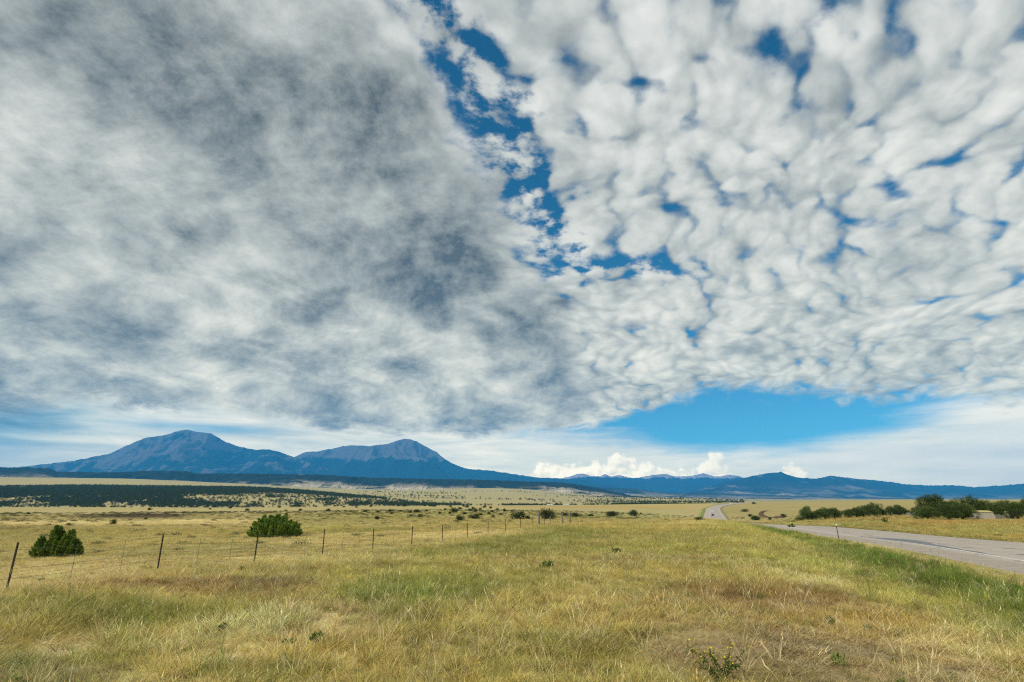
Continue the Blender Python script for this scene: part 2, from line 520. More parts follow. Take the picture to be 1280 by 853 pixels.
def zone_init():
    for a in [
        (530, 742, 90, 20, GREEN, .80, 1.1, 1), (560, 722, 120, 14, YGREEN, .5, 1, 1), (600, 690, 90, 9, OLIVE, .8, 1, 1), (480, 700, 70, 8, OLIVE, .6, 1, 1),
        (690, 668, 70, 8, OLIVE, .9, 1, 1), (640, 682, 60, 6, OLIVE, .7, 1, 1), (230, 736, 130, 9, RUST, .75, .9, .9), (340, 729, 50, 5, DARK, .7, .9, .9),
        (330, 745, 40, 5, BROWN, .5, .9, .9), (170, 768, 110, 14, GREEN, .55, 1.15, 1), (30, 760, 60, 14, OLIVE, .6, 1.1, 1), (130, 815, 60, 16, GREEN, .4, 1.1, 1),
        (405, 774, 80, 15, PALE, 1.0, 1.1, 1), (330, 795, 70, 12, PALE, .6, .9, 1), (85, 808, 35, 8, PALE, .9, .45, .5), (250, 800, 60, 14, PALE, .45, 1, 1),
        (450, 815, 90, 16, STRAW, .5, .9, 1), (500, 775, 60, 10, GREEN, .45, 1.1, 1), (330, 840, 60, 12, GREEN, .35, 1.1, 1), (40, 838, 60, 20, (.27, .29, .15), .6, .9, 1),
        (960, 800, 120, 26, BROWN, .75, .65, 1), (1080, 820, 150, 34, BROWN, .80, .6, 1), (860, 800, 60, 22, BROWN, .5, .7, .9), (1230, 840, 70, 20, BROWN, .45, .6, .9),
        (900, 745, 90, 18, (.40, .27, .10), .85, .9, .9), (1000, 750, 90, 18, (.36, .23, .085), .85, .95, .9), (1080, 770, 110, 16, OCHRE, .75, 1.0, 1),
        (1010, 722, 55, 6, PALE, .95, .9, 1), (1180, 790, 70, 18, PALE, .7, .9, 1), (1230, 770, 60, 16, YGREEN, .5, 1, 1), (1020, 700, 80, 9, YGREEN, .8, .8, 1),
        (1150, 735, 80, 12, YGREEN, .7, .9, 1), (920, 680, 60, 9, OCHRE, .45, .9, 1), (860, 672, 70, 7, OLIVE, .6, 1, 1), (800, 690, 90, 8, YGREEN, .6, .9, 1),
        (880, 700, 60, 5, BROWN, .55, .7, .8), (760, 700, 70, 6, BROWN, .35, .8, .9), (760, 770, 120, 20, STRAW, .5, .9, 1), (700, 810, 90, 20, OLIVE, .35, 1.1, 1),
        (170, 644, 60, 2.2, (.085, .05, .03), .95, .3, .6), (230, 641, 40, 1.0, (.11, .065, .035), .8, .3, .6), (20, 661, 60, 1.4, (.10, .07, .035), .6, .5, .8), (110, 646, 30, 1.5, (.17, .10, .05), .6, .4, .7),
        (80, 654, 120, 3.0, PALE, .7, .6, 1), (260, 652, 80, 3.0, PALE, .75, .6, 1), (420, 645, 80, 4, OLIVE, .3, .7, 1), (560, 640, 80, 4, OLIVE, .35, .7, 1),
        (60, 672, 70, 6, (.35, .34, .13), .4, .8, 1), (400, 660, 60, 3, YGREEN, .4, .7, 1), (760, 634, 120, 1.6, OCHRE, .7, .6, 1), (800, 647, 80, 3, OLIVE, .5, .8, 1),
        (400, 700, 120, 7, PALE, .55, 1.0, 1), (110, 712, 90, 10, PALE, .55, 1.0, 1), (600, 668, 70, 4, PALE, .6, 1.0, 1), (250, 688, 120, 8, (.40, .36, .14), .5, .9, 1),
    ]:
        ZONES.append(zpatch(*a))


def zone(x, y):
    """colour (n,3), height factor, cover factor."""
    x = np.asarray(x, float); y = np.asarray(y, float)
    r = np.hypot(x, y)
    n1 = fbm(x / 4.5, y / 4.5, 51, 3) * 2
    n2 = fbm(x / 17, y / 17, 57, 3) * 2
    n3 = fbm(x / 1.3, y / 1.3, 61, 2) * 2
    n4 = fbm(x / 90, y / 240, 67, 3) * 2
    c = np.array(STRAW) * 0.62 + np.array(OLIVE) * 0.38
    c = np.tile(c, (len(x), 1))
    h = np.ones(len(x)); cv = np.ones(len(x))

    def lay(col, w):
        nonlocal c
        w = np.clip(w, 0, 1)[:, None]
        c = c * (1 - w) + np.array(col) * w
    lay(OLIVE, sstep(n1 + n2 * .7, .15, .9) * .75 * (1 - sstep(r, 60, 200)))
    lay(PALE, sstep(-n1 + n2 * .5, .2, .9) * .75 * (1 - sstep(r, 60, 200)))
    # prairie further out
    lay((.40, .325, .12), sstep(r, 60, 140) * .85)
    lay((.30, .27, .09), sstep(n4 + n2 * .3, .1, .8) * sstep(r, 60, 140) * .75)
    lay((.50, .39, .17), sstep(-n4 + n2 * .3, .15, .8) * sstep(r, 60, 140) * .75)
    lay((.42, .36, .16), sstep(r, 1100, 2500) * .8)
    # the grazed plain beyond the fence is short
    A, B = (-15.5, 5.5), (6.0, 68.0)
    side = ((B[0] - A[0]) * (y - A[1]) - (B[1] - A[1]) * (x - A[0])) / math.hypot(B[0] - A[0], B[1] - A[1])
    pl = sstep(side + n1 * 1.2, .5, 3.0) * (1 - sstep(y, 60, 75)) + sstep(y, 62, 100) * (x < y * .33 + 9)
    pl = np.clip(pl, 0, 1)
    h *= 1 - .55 * pl
    lay((.60, .49, .21), pl * .45)
    for (zx, zy, zrx, zry, col, k, hg, co) in ZONES:
        rot = x / np.maximum(y, 3) - zx / zy
        q = ((rot * y) / zrx) ** 2 + ((y - zy) / zry) ** 2
        m = np.abs(q) < 9
        if not np.any(m):
            continue
        w = np.zeros(len(x))
        w[m] = sstep(q[m] + (n1[m] * .8 + n3[m] * .6) * (r[m] < 130), 1.9, .35) * k
        lay(col, w)
        h += (hg - 1) * w; cv += (co - 1) * w
    m = r < 1400
    if np.any(m):
        d = np.full(len(x), 1e3)
        d[m], _ = road_near(x[m], y[m])
        a = d + ROAD_HALF                      # <0: left of the left kerb line
        e = -a - 2.4
        nn = n1 * 1.4 + n3 * .6
        w = sstep(e + nn * .3, .5, 1.1) * (1 - sstep(e + nn * 1.6, 1.8, 5.4))
        w *= sstep(y, 8, 16)
        lay(LUSH, w * .92)
        h += w * (.38 - .35 * sstep(y, 30, 60))
        lay(YGREEN, sstep(e + nn, 3.5, 6.0) * (1 - sstep(e + nn, 8, 12)) * .5 * (1 - sstep(r, 90, 140)) * sstep(y, 16, 26))
        # far side of the road: green fringe, then tall tawny grass
        ef = d - ROAD_HALF - 0.7
        lay((.22, .22, .06), sstep(ef, 0, .5) * (1 - sstep(ef + nn * .4, 1.5, 3.0)) * .8)
        wt = sstep(ef + nn, 1.8, 3.5) * (1 - sstep(ef + n2 * 8, 26, 60)) * (1 - sstep(y, 240, 420))
        lay((.54, .34, .09), wt * (.45 + .55 * np.clip(n2 * 1.3 + (x / np.maximum(y, 9) - .72) * 2, -1, 1)))
        lay((.42, .41, .12), wt * sstep(-n2, -.4, .4) * .85)
        cv *= np.where(d > 0, sstep(ef, .1, .8), sstep(e + n3 * .4, .0, 1.1))
        cv = np.where(np.abs(d) < ROAD_HALF + .3, 0, cv)
    h *= 1 - .25 * sstep(r, 8, 3)
    n5 = fbm(x / .6, y / .6, 71, 2) * 2
    c = c * (1 + (n3[:, None] * .22 + n5[:, None] * .20) * (1 - sstep(r, 40, 90))[:, None])
    return np.clip(c, .01, .8), h, cv


# ------------------------------------------------------------------ materials
def mat(name, build):
    m = bpy.data.materials.new(name)
    m.use_nodes = True
    nt = m.node_tree
    nt.nodes.clear()
    g = G(nt)
    out = g.new('ShaderNodeOutputMaterial')
    build(g, out)
    return m


def bsdf(g, out, color, rough=.9, bump=None, bstr=.4, bdist=.02, spec=.2, metal=0.0):
    b = g.new('ShaderNodeBsdfPrincipled')
    if isinstance(color, tuple) and len(color) == 3:
        color = (*color, 1)
    g.put(b.inputs['Base Color'], color)
    g.put(b.inputs['Roughness'], rough)
    b.inputs['Specular IOR Level'].default_value = spec
    b.inputs['Metallic'].default_value = metal
    if bump is not None:
        n = g.new('ShaderNodeBump')
        n.inputs['Strength'].default_value = bstr
        n.inputs['Distance'].default_value = bdist
        g.put(n.inputs['Height'], bump)
        g.nt.links.new(n.outputs[0], b.inputs['Normal'])
    g.nt.links.new(b.outputs[0], out.inputs[0])
    return b


def attr(g, name, kind='GEOMETRY', out='Color'):
    n = g.new('ShaderNodeAttribute', attribute_type=kind, attribute_name=name)
    return n.outputs[out]


def wpos(g):
    return g.new('ShaderNodeNewGeometry').outputs['Position']


def simple(name, col, var=.25, scale=6.0, rough=.85, spec=.25, bstr=.3, metal=0.0, stretch=None):
    def b(g, out):
        p = g.new('ShaderNodeTexCoord').outputs['Object']
        if stretch:
            p = g.vmul(p, stretch)
        n = g.noise(p, scale, 5, .6, dims='3D')
        n2 = g.noise(p, scale * 6, 3, .6, dims='3D')
        k = g.add(1 - var, g.mul(n, 2 * var * .7), g.mul(n2, 2 * var * .3))
        bsdf(g, out, g.cscale(g.mix(0.0, (*col, 1), (0, 0, 0, 1)), k), rough, n2, bstr, .01, spec, metal)
    return mat(name, b)


def ground_mat(g, out):
    p = wpos(g)
    c = attr(g, 'zone')
    n1 = g.noise(p, .9, 5, .6)
    n2 = g.noise(p, 9.0, 4, .65)
    n3 = g.noise(p, .05, 6, .65)
    n4 = g.noise(g.vmul(p, (.006, .0022, 1)), 1.0, 6, .6)
    k = g.add(.30, g.mul(n1, .22), g.mul(n2, .26), g.mul(n3, .26), g.mul(n4, .16))
    # soil between the tufts, near by
    soil = g.mul(g.ss(g.add(n2, g.mul(g.sub(n1, .5), .5)), .46, .64), attr(g, 'near', out='Fac'), .85)
    c = g.mix(soil, g.cscale(c, k), g.cscale(g.mix(0.0, (.17, .125, .085, 1), (0, 0, 0, 1)), g.add(.45, g.mul(n1, 1.1))))
    bsdf(g, out, c, .95, g.add(n2, g.mul(n1, 2.0)), .6, .05, .1)


M_GROUND = mat('prairie_ground', ground_mat)


def terrain_mat(forest, rock, fvar=.35):
    def b(g, out):
        p = wpos(g)
        n1 = g.noise(g.vmul(p, (.0011, .0011, .003)), 1.0, 7, .62, dims='3D')
        n2 = g.noise(g.vmul(p, (.006, .006, .012)), 1.0, 5, .65, dims='3D')
        n3 = g.noise(g.vmul(p, (.0034, .0008, .0012)), 1.0, 5, .6, dims='3D')      # chutes running down the fall line
        r = g.add(attr(g, 'bare', out='Fac'), g.mul(g.sub(n1, .5), 1.1), g.mul(g.sub(n2, .5), .3), g.mul(g.sub(n3, .5), 1.1))
        w = g.ss(r, .46, .62)
        k = g.add(1 - fvar * 1.6, g.mul(n2, fvar * .8), g.mul(n1, fvar * .8), g.mul(n3, fvar * 1.6))
        c = g.cscale(g.mix(w, (*forest, 1), (*rock, 1)), k)
        c = g.mix(g.mul(attr(g, 'field', out='Fac'), g.ss(g.add(n1, g.mul(n2, .3)), .58, .72)), c, (.52, .44, .30, 1))
        bsdf(g, out, c, .95, g.add(g.mul(n2, .5), g.mul(n1, 3.0), g.mul(n3, 2.5)), .9, 120.0, .1)
    return b


M_PEAK = mat('forested_rock_peak', terrain_mat((.008, .024, .030), (.125, .112, .118)))
M_FARPEAK = mat('bare_alpine_rock', terrain_mat((.015, .03, .035), (.40, .36, .36)))
M_HILL = mat('forested_hills', terrain_mat((.010, .026, .028), (.16, .15, .13)))
M_MESA = mat('wooded_mesa', terrain_mat((.011, .022, .016), (.07, .07, .045)))


# ------------------------------------------------------------------ ground sheet
def np_mesh(name, verts, faces, material, smooth=True):
    me = bpy.data.meshes.new(name)
    verts = np.asarray(verts, np.float32)
    faces = np.asarray(faces, np.int32)
    k = faces.shape[1]
    me.vertices.add(len(verts)); me.vertices.foreach_set('co', verts.ravel())
    me.loops.add(faces.size); me.loops.foreach_set('vertex_index', faces.ravel())
    me.polygons.add(len(faces))
    me.polygons.foreach_set('loop_start', np.arange(0, faces.size, k, dtype=np.int32))
    me.polygons.foreach_set('loop_total', np.full(len(faces), k, np.int32))
    me.polygons.foreach_set('use_smooth', np.full(len(faces), smooth))
    me.update(calc_edges=True)
    if material is not None:
        me.materials.append(material)
    return me


def set_attr(me, name, data, typ='FLOAT', domain='POINT'):
    a = me.attributes.new(name, typ, domain)
    if typ == 'FLOAT':
        a.data.foreach_set('value', np.asarray(data, np.float32))
    elif typ == 'INT':
        a.data.foreach_set('value', np.asarray(data, np.int32))
    elif typ == 'FLOAT_VECTOR':
        a.data.foreach_set('vector', np.asarray(data, np.float32).ravel())
    else:
        d = np.asarray(data, np.float32)
        d = np.hstack([d, np.ones((len(d), 1), np.float32)])
        a.data.foreach_set('color', d.ravel())


def link(name, me, parent=None, loc=None, **props):
    o = bpy.data.objects.new(name, me)
    COL.objects.link(o)
    if parent is not None:
        o.parent = parent
    if loc is not None:
        o.location = loc
    for k, v in props.items():
        o[k] = v
    return o


def grid_faces(nr, nc, wrap=False):
    i = np.arange(nr - 1)[:, None] * nc
    j = np.arange(nc if wrap else nc - 1)[None, :]
    j2 = (j + 1) % nc
    return np.stack([i + j, i + j2, i + nc + j2, i + nc + j], -1).reshape(-1, 4)


def build_ground():
    zone_init()
    az = np.concatenate([np.radians(np.linspace(-50, 50, 520)), np.radians(np.linspace(50, 310, 60))[1:-1]])
    rr = np.exp(np.linspace(math.log(1.5), math.log(31000), 418))
    R, A = np.meshgrid(rr, az, indexing='ij')
    x, y = (R * np.sin(A)).ravel(), (R * np.cos(A)).ravel()
    z = land(x, y)
    c, h, cv = zone(x, y)
    near = (1 - sstep(R.ravel(), 50, 160)) * np.clip(1.35 - cv * .7, 0, 1)
    v = np.stack([x, y, z], 1)
    f = grid_faces(len(rr), len(az), True)[:, ::-1]
    me = np_mesh('ground', v, f, M_GROUND)
    set_attr(me, 'zone', c, 'FLOAT_COLOR')
    set_attr(me, 'near', near)
    return link('ground', me, kind='structure', label='dry grass prairie rolling out to the foot of the mountains')


GROUND = build_ground()


# ------------------------------------------------------------------ mountains, each a relief with its own distance
def relief(name, prof, dist, front, back, material, label, amp=.16, base=-40.0, seed=1, bare=None, n=(420, 110), sharp=1.25, bow=0.0, field=None, pad=.10):
    """Heights fall away before and behind a ridge whose crest follows the listed sight lines at the given distance."""
    pr = np.array([ray(px, py) for px, py in prof])
    s0, s1 = pr[0, 0], pr[-1, 0]
    s = np.linspace(s0 - pad, s1 + pad, n[0])
    crest = np.interp(s, pr[:, 0], pr[:, 1])
    crest = np.where(s < s0, pr[0, 1] * sstep(s, s0 - pad, s0), crest)
    crest = np.where(s > s1, pr[-1, 1] * sstep(s, s1 + pad, s1), crest)
    crest += fbm(s * 160, s * 0 + seed, seed, 3) * .0018 * (crest > .004)
    t = np.concatenate([-(np.linspace(1, 0, n[1] * 2 // 3, endpoint=False) ** 1.25), np.linspace(0, 1, n[1] // 3) ** 1.3])
    T, S = np.meshgrid(t, s, indexing='ij')
    Cr = np.tile(crest, (len(t), 1))
    D = dist + bow * ((S - (s0 + s1) / 2) / max((s1 - s0) / 2, .01)) ** 2 * dist + fbm(S * 14, S * 0 + 3.3, seed + 4, 2) * .10 * dist
    Y = D + np.where(T < 0, T * front, T * back)
    X = S * Y
    a = np.abs(T)
    kx, ky = X / (front * .34), Y / (front * .34)
    wx = fbm(kx * .7, ky * .7, seed + 8, 2) * 1.4
    rg = .72 * ridged(kx + wx, ky * .6, seed + 20, 4) + .28 * ridged(kx * 3.3 + wx, ky * 1.6, seed + 33, 3)          # spurs and gullies
    g = (1 - a) ** sharp
    g = g + (rg - .55) * amp * 5.5 * g * sstep(a, 0, .13) * (1 - sstep(a, .8, 1))
    H = np.maximum(Cr * D, 0) * np.clip(g, 0, 1)
    H = np.minimum(H, np.maximum(Cr, 0) * Y * .992 + 1e3 * (T >= 0) + 1e3 * (a < .01))
    Z = H + base * (1 - sstep(g, 0, .10)) + EYE
    v = np.stack([X, Y, Z], -1).reshape(-1, 3)
    me = np_mesh(name, v, grid_faces(len(t), len(s)), material)
    hn = (H / max(1.0, float(np.max(Cr * D))))
    b = np.zeros(H.shape) if bare is None else bare(hn, rg, S, T)
    set_attr(me, 'bare', b.ravel())
    fl = np.zeros(H.shape) if field is None else field(hn, rg, S, T)
    set_attr(me, 'field', fl.ravel())
    return link(name, me, kind='structure', label=label)


WEST = [(12, 586), (25, 584), (60, 580), (93, 576), (138, 567), (157, 558), (180, 548), (208, 543.6), (222, 539), (233, 537), (247, 540), (264, 542), (278, 550.6), (298, 558.5), (320, 562.5), (335, 562), (349, 565), (362, 570), (385, 578), (430, 592), (480, 606)]
EAST = [(280, 600), (320, 588), (350, 577), (366, 572), (382, 565), (395, 564.5), (415, 561), (430, 557.5), (440, 556.5), (450, 557), (460, 558), (470, 556.5), (482, 556), (491, 552.8), (499, 550.2), (506, 548.6), (513, 549.4), (522, 552.5), (532, 558), (545, 565), (557, 575), (572, 582.5), (585, 586), (602, 587.5), (617, 589), (640, 592.5), (670, 597), (702, 598.5), (730, 601), (770, 608), (800, 618)]
FAR = [(690, 600), (712, 596), (722, 592.5), (729, 592), (738, 595), (750, 596), (756, 593), (764, 596), (775, 594), (790, 598), (806, 596), (817, 593.5), (830, 592.5), (845, 596), (865, 595), (879, 591.5), (895, 596), (905, 595), (912, 593), (930, 597), (960, 602)]
RANGE = [(850, 620), (880, 610), (905, 603), (920, 600.5), (937, 596), (959, 592), (976, 590), (987, 594.5), (1001, 597.6), (1021, 598.5), (1038, 594.5), (1055, 597), (1077, 599), (1100, 601), (1117, 603), (1134, 606), (1162, 607), (1190, 606.4), (1218, 609), (1243, 607.5), (1266, 606), (1280, 604.7), (1340, 600)]
MESA = [(-120, 583), (-40, 584), (40, 584.6), (62, 585.5), (72, 589.8), (120, 590.5), (165, 590), (172, 588.8), (235, 589), (246, 592), (300, 592), (340, 592.6), (400, 593.6), (460, 597), (520, 598.5), (600, 600), (660, 602), (700, 603), (730, 607), (760, 613), (790, 620)]
NEARHILL = [(640, 622), (690, 613), (740, 609), (790, 611), (830, 616), (900, 617), (960, 619), (1040, 621), (1130, 623), (1200, 624)]

relief('mountain', WEST, 21500, 7000, 5000, M_PEAK, 'broad blue grey peak on the left with bare rocky summit', .24, seed=3, pad=.05,
       bare=lambda h, r, S, T: np.clip(.16 + h * .42 + (r - .5) * .9 - .06 * sstep(-T, .3, .8), 0, 1))
relief('mountain', EAST, 23000, 7500, 5000, M_PEAK, 'rounded blue peak right of the broad one, pale scree on its top', .22, seed=11, pad=.05,
       bare=lambda h, r, S, T: np.clip(sstep(h, .50, .84) * .85 + (r - .5) * 1.3 * sstep(h, .40, .6) + .04, 0, 1))
relief('mountain_range', FAR, 27500, 5500, 2800, M_FARPEAK, 'far row of pale alpine summits under white clouds', .12, seed=23, pad=.04, n=(420, 70),
       bare=lambda h, r, S, T: np.clip(sstep(h, .70, .92) * .9 + (r - .5) * .5, 0, 1))
relief('mountain_range', RANGE, 22000, 7800, 4000, M_HILL, 'long low blue range closing the view on the right', .17, seed=31, pad=.08, n=(520, 100), bow=-.1,
       bare=lambda h, r, S, T: np.clip(.16 + (r - .5) * .9, 0, 1), field=lambda h, r, S, T: .40 * sstep(-T, .30, .8))
relief('foothill', NEARHILL, 13000, 3900, 2800, M_HILL, 'low dark foothills in front of the far range', .15, seed=37, pad=.08, n=(300, 60),
       bare=lambda h, r, S, T: np.clip(.10 + (r - .5) * .5, 0, 1), field=lambda h, r, S, T: .7 * sstep(-T, .1, .6))
relief('mesa', MESA, 7400, 1700, 2500, M_MESA, 'long dark wooded mesa below the two peaks', .10, seed=41, pad=.10, n=(600, 80), sharp=.55,
       bare=lambda h, r, S, T: np.clip(.10 + (r - .5) * .5, 0, 1), field=lambda h, r, S, T: 1.25 * sstep(-T, .50, .85))

# ------------------------------------------------------------------ haze: one even body of air round everything
def build_haze():
    bm = bmesh.new()
    bmesh.ops.create_cube(bm, size=1.0)
    me = bpy.data.meshes.new('haze')
    bm.to_mesh(me); bm.free()

    def hz(g, out):
        v = g.new('ShaderNodeVolumePrincipled')
        v.inputs['Color'].default_value = (.045, .42, 1.0, 1)
        v.inputs['Density'].default_value = HAZE
        v.inputs['Anisotropy'].default_value = 0.0
        g.nt.links.new(v.outputs[0], out.inputs['Volume'])
    m = mat('haze_air', hz)
    me.materials.append(m)
    o = link('haze', me, kind='stuff', label='thin blue haze of the air over the whole valley')
    o.scale = (65000, 65000, HAZE_TOP + 42)
    o.location = (0, 0, (HAZE_TOP - 42) / 2)
    return o


HAZE, HAZE_TOP = 3.6e-5, 2950
build_haze()


# ------------------------------------------------------------------ mesh building bits
class MB:
    """Collects shapes into one mesh."""
    def __init__(s):
        s.v, s.f = [], []

    def add(s, verts, faces):
        o = len(s.v)
        s.v += [tuple(p) for p in verts]
        s.f += [tuple(i + o for i in f) for f in faces]
        return s

    def box(s, cx, cy, cz, sx, sy, sz, rz=0.0, taper=1.0):
        c, sn = math.cos(rz), math.sin(rz)
        vs = []
        for z, k in ((-.5, 1.0), (.5, taper)):
            for x, y in ((-.5, -.5), (.5, -.5), (.5, .5), (-.5, .5)):
                X, Y = x * sx * k, y * sy * k
                vs.append((cx + X * c - Y * sn, cy + X * sn + Y * c, cz + z * sz))
        return s.add(vs, [(3, 2, 1, 0), (4, 5, 6, 7), (0, 1, 5, 4), (1, 2, 6, 5), (2, 3, 7, 6), (3, 0, 4, 7)])

    def tube(s, pts, rad, n=6, cap=True):
        pts = [Vector(p) for p in pts]
        rad = rad if isinstance(rad, (list, tuple)) else [rad] * len(pts)
        rings = []
        for i, p in enumerate(pts):
            t = (pts[min(i + 1, len(pts) - 1)] - pts[max(i - 1, 0)]).normalized()
            a = t.orthogonal().normalized(); b = t.cross(a)
            rings.append([p + (a * math.cos(k * 2 * math.pi / n) + b * math.sin(k * 2 * math.pi / n)) * rad[i] for k in range(n)])
        vs = [v for r in rings for v in r]
        fs = [(i * n + k, i * n + (k + 1) % n, (i + 1) * n + (k + 1) % n, (i + 1) * n + k) for i in range(len(pts) - 1) for k in range(n)]
        if cap:
            fs += [tuple(range(n - 1, -1, -1)), tuple((len(pts) - 1) * n + k for k in range(n))]
        return s.add(vs, fs)

    def mesh(s, name, material, smooth=False):
        me = bpy.data.meshes.new(name)
        me.from_pydata(s.v, [], s.f)
        me.update()
        me.materials.append(material)
        if smooth:
            me.polygons.foreach_set('use_smooth', [True] * len(me.polygons))
        return me

    def obj(s, name, material, parent=None, smooth=False, **props):
        return link(name, s.mesh(name, material, smooth), parent, **props)


def thing(name, label, cat, loc=(0, 0, 0), rz=0.0, group=None):
    o = bpy.data.objects.new(name, None)
    o.empty_display_size = .2
    COL.objects.link(o)
    o.location = loc
    o.rotation_euler = (0, 0, rz)
    o['label'] = label
    o['category'] = cat
    if group:
        o['group'] = group
    return o


def tag(o, label, cat, group=None):
    o['label'] = label
    o['category'] = cat
    if group:
        o['group'] = group
    return o


def zg(x, y):
    return float(land(x, y)[0])


# ------------------------------------------------------------------ road
def asphalt(g, out):
    p = wpos(g)
    u = attr(g, 'across', out='Fac')           # metres from the centre line
    n = g.noise(p, .35, 6, .6)
    n2 = g.noise(p, 14.0, 3, .7)
    n3 = g.noise(p, 2.4, 4, .6)
    wheel = g.add(g.gauss(g.m('ABSOLUTE', u), .95, .42), g.gauss(g.m('ABSOLUTE', u), 2.75, .42))
    k = g.add(.76, g.mul(n, .26), g.mul(n2, .20), g.mul(wheel, -.08))
    c = g.cscale(g.mix(g.ss(n3, .55, .8), (.37, .32, .26, 1), (.42, .365, .30, 1)), k)
    # tar-sealed cracks
    cr = g.voro(g.vadd(g.vmul(p, (.13, .13, 1)), g.vscale(g.noise(p, .8, 3, .6, color=True), .25)), 1.0, 0, 1.0, 'DISTANCE_TO_EDGE')
    c = g.mix(g.mul(g.ss(cr, .012, .004), .75), c, (.05, .048, .045, 1))
    bsdf(g, out, c, .85, n2, .5, .01, .3)


M_ASPH = mat('worn_asphalt', asphalt)
M_PAINT = simple('worn_white_paint', (.58, .56, .52), .45, 3.0, .7)
M_YPAINT = simple('worn_yellow_paint', (.56, .44, .16), .35, 3.0, .7)
M_TAR = simple('fresh_tar_patch', (.12, .118, .115), .35, 1.2, .55, .5)


def gravel(g, out):
    p = wpos(g)
    n = g.noise(p, 1.1, 5, .6)
    f = g.voro(p, 22.0, 0, 1.0, 'F1')
    n2 = g.noise(p, 30.0, 3, .7)
    c = g.mix(n2, (.20, .165, .13, 1), (.52, .45, .36, 1))
    c = g.cscale(c, g.add(.80, g.mul(n, .5)))
    bsdf(g, out, c, .95, g.add(f, n2), .8, .03, .15)


M_GRAVEL = mat('roadside_gravel', gravel)


def dense_road():
    pts = [ROAD[0]]
    for a, b in zip(ROAD[:-1], ROAD[1:]):
        L = np.hypot(*(b - a)[:2])
        k = max(1, int(L / (2.0 if a[1] < 130 else 6.0)))
        for t in np.linspace(0, 1, k + 1)[1:]:
            pts.append(a + (b - a) * t)
    P = np.array(pts)
    T = np.gradient(P[:, :2], axis=0)
    T /= np.linalg.norm(T, axis=1)[:, None]
    N = np.stack([T[:, 1], -T[:, 0]], 1)           # to the right of travel
    return P, N


RP, RN = dense_road()


def strip(name, offs, mtl, parent=None, sel=None, wob=None, **props):
    """offs: list of (across, dz). A ribbon following the road."""
    idx = np.arange(len(RP)) if sel is None else np.nonzero(sel)[0]
    P, N = RP[idx], RN[idx]
    cols = []
    for k, (o, dz) in enumerate(offs):
        w = np.zeros(len(P)) if wob is None else wob(P, k)
        oo = o + w
        cols.append(np.stack([P[:, 0] + N[:, 0] * oo, P[:, 1] + N[:, 1] * oo, P[:, 2] + EYE + dz], 1))
    v = np.stack(cols, 1).reshape(-1, 3)
    me = np_mesh(name, v, grid_faces(len(P), len(offs))[:, ::-1], mtl, False)
    set_attr(me, 'across', np.tile([o for o, _ in offs], len(P)))
    o = link(name, me, parent, **props)
    return o


def build_road():
    H = ROAD_HALF
    prof = [(-H - .05, -.16), (-H, -.035), (-H / 2, .03), (0, .06), (H / 2, .03), (H, -.035), (H + .05, -.16)]
    road = strip('road', prof, M_ASPH, kind='structure', label='worn grey two lane asphalt road running away to the right')
    zs = lambda o: np.interp(o, [p[0] for p in prof[1:-1]], [p[1] for p in prof[1:-1]]) + .006
    def line(name, o, w, m, sel=None, wob=None):
        return strip(name, [(o - w / 2, zs(o - w / 2)), (o + w / 2, zs(o + w / 2))], m, road, sel, wob)
    line('edge_line', -H + .55, .15, M_PAINT)
    line('edge_line', H - .55, .13, M_PAINT)
    # broken yellow centre line: 3 m dashes
    d = np.concatenate([[0], np.cumsum(np.hypot(np.diff(RP[:, 0]), np.diff(RP[:, 1])))])
    P = RP
    s = 0.0
    while s < d[-1] - 4:
        y0 = np.interp(s, d, P[:, 1])
        if 5 < y0 < 700:
            q = []
            for t in (s, s + 1.5, s + 3.0):
                x, y, z = (np.interp(t, d, P[:, k]) for k in range(3))
                nx, ny = np.interp(t, d, RN[:, 0]), np.interp(t, d, RN[:, 1])
                q += [(x - nx * .06, y - ny * .06, z + EYE + .066), (x + nx * .06, y + ny * .06, z + EYE + .066)]
            MB().add(q, [(0, 1, 3, 2), (2, 3, 5, 4)]).obj('centre_dash', M_YPAINT, road)
        s += 12.0
    # dark tar patch along the near wheel path
    def pat(P, k):
        base = fbm(P[:, 1] / 2.2, P[:, 1] * 0 + k * 7.7, 5, 3)
        return base * (1.1 if k else .45)
    sel = (RP[:, 1] > 29) & (RP[:, 1] < 56)
    idx = np.nonzero(sel)[0]
    t = (RP[idx, 1] - 29) / 27.0
    wdt = .10 + 1.6 * np.exp(-((t - .62) / .22) ** 2) + .3 * np.exp(-((t - .25) / .2) ** 2)
    cols = []
    for side in (0, 1):
        o = -H + .72 + side * wdt + fbm(RP[idx, 1] / 1.8, t * 0 + side * 9.1, 5, 3) * (.5 if side else .15)
        cols.append(np.stack([RP[idx, 0] + RN[idx, 0] * o, RP[idx, 1] + RN[idx, 1] * o, RP[idx, 2] + EYE + zs(o) - .002], 1))
    v = np.stack(cols, 1).reshape(-1, 3)
    me = np_mesh('tar_patch', v, grid_faces(len(idx), 2)[:, ::-1], M_TAR, False)
    link('tar_patch', me, road)
    # gravel shoulders
    for sg, w in ((-1, 2.9), (1, 1.0)):
        offs = [(sg * (H - .02), -.050), (sg * (H + w * .5), -.10), (sg * (H + w), -.20), (sg * (H + w + .5), -.42)]
        if sg < 0:
            offs = offs[::-1]
        strip('gravel_shoulder', offs, M_GRAVEL, kind='structure', label='strip of pale gravel along the %s edge of the road' % ('near' if sg < 0 else 'far'),
              wob=lambda P, k: fbm(P[:, 1] / 3.0, P[:, 0] * 0 + 2.2 * k, 17, 3) * (.5 if k in (0, 3) else .1) * (0 if (k == 3 and sg < 0) or (k == 0 and sg > 0) else 1))
    return road


ROAD_OB = build_road()

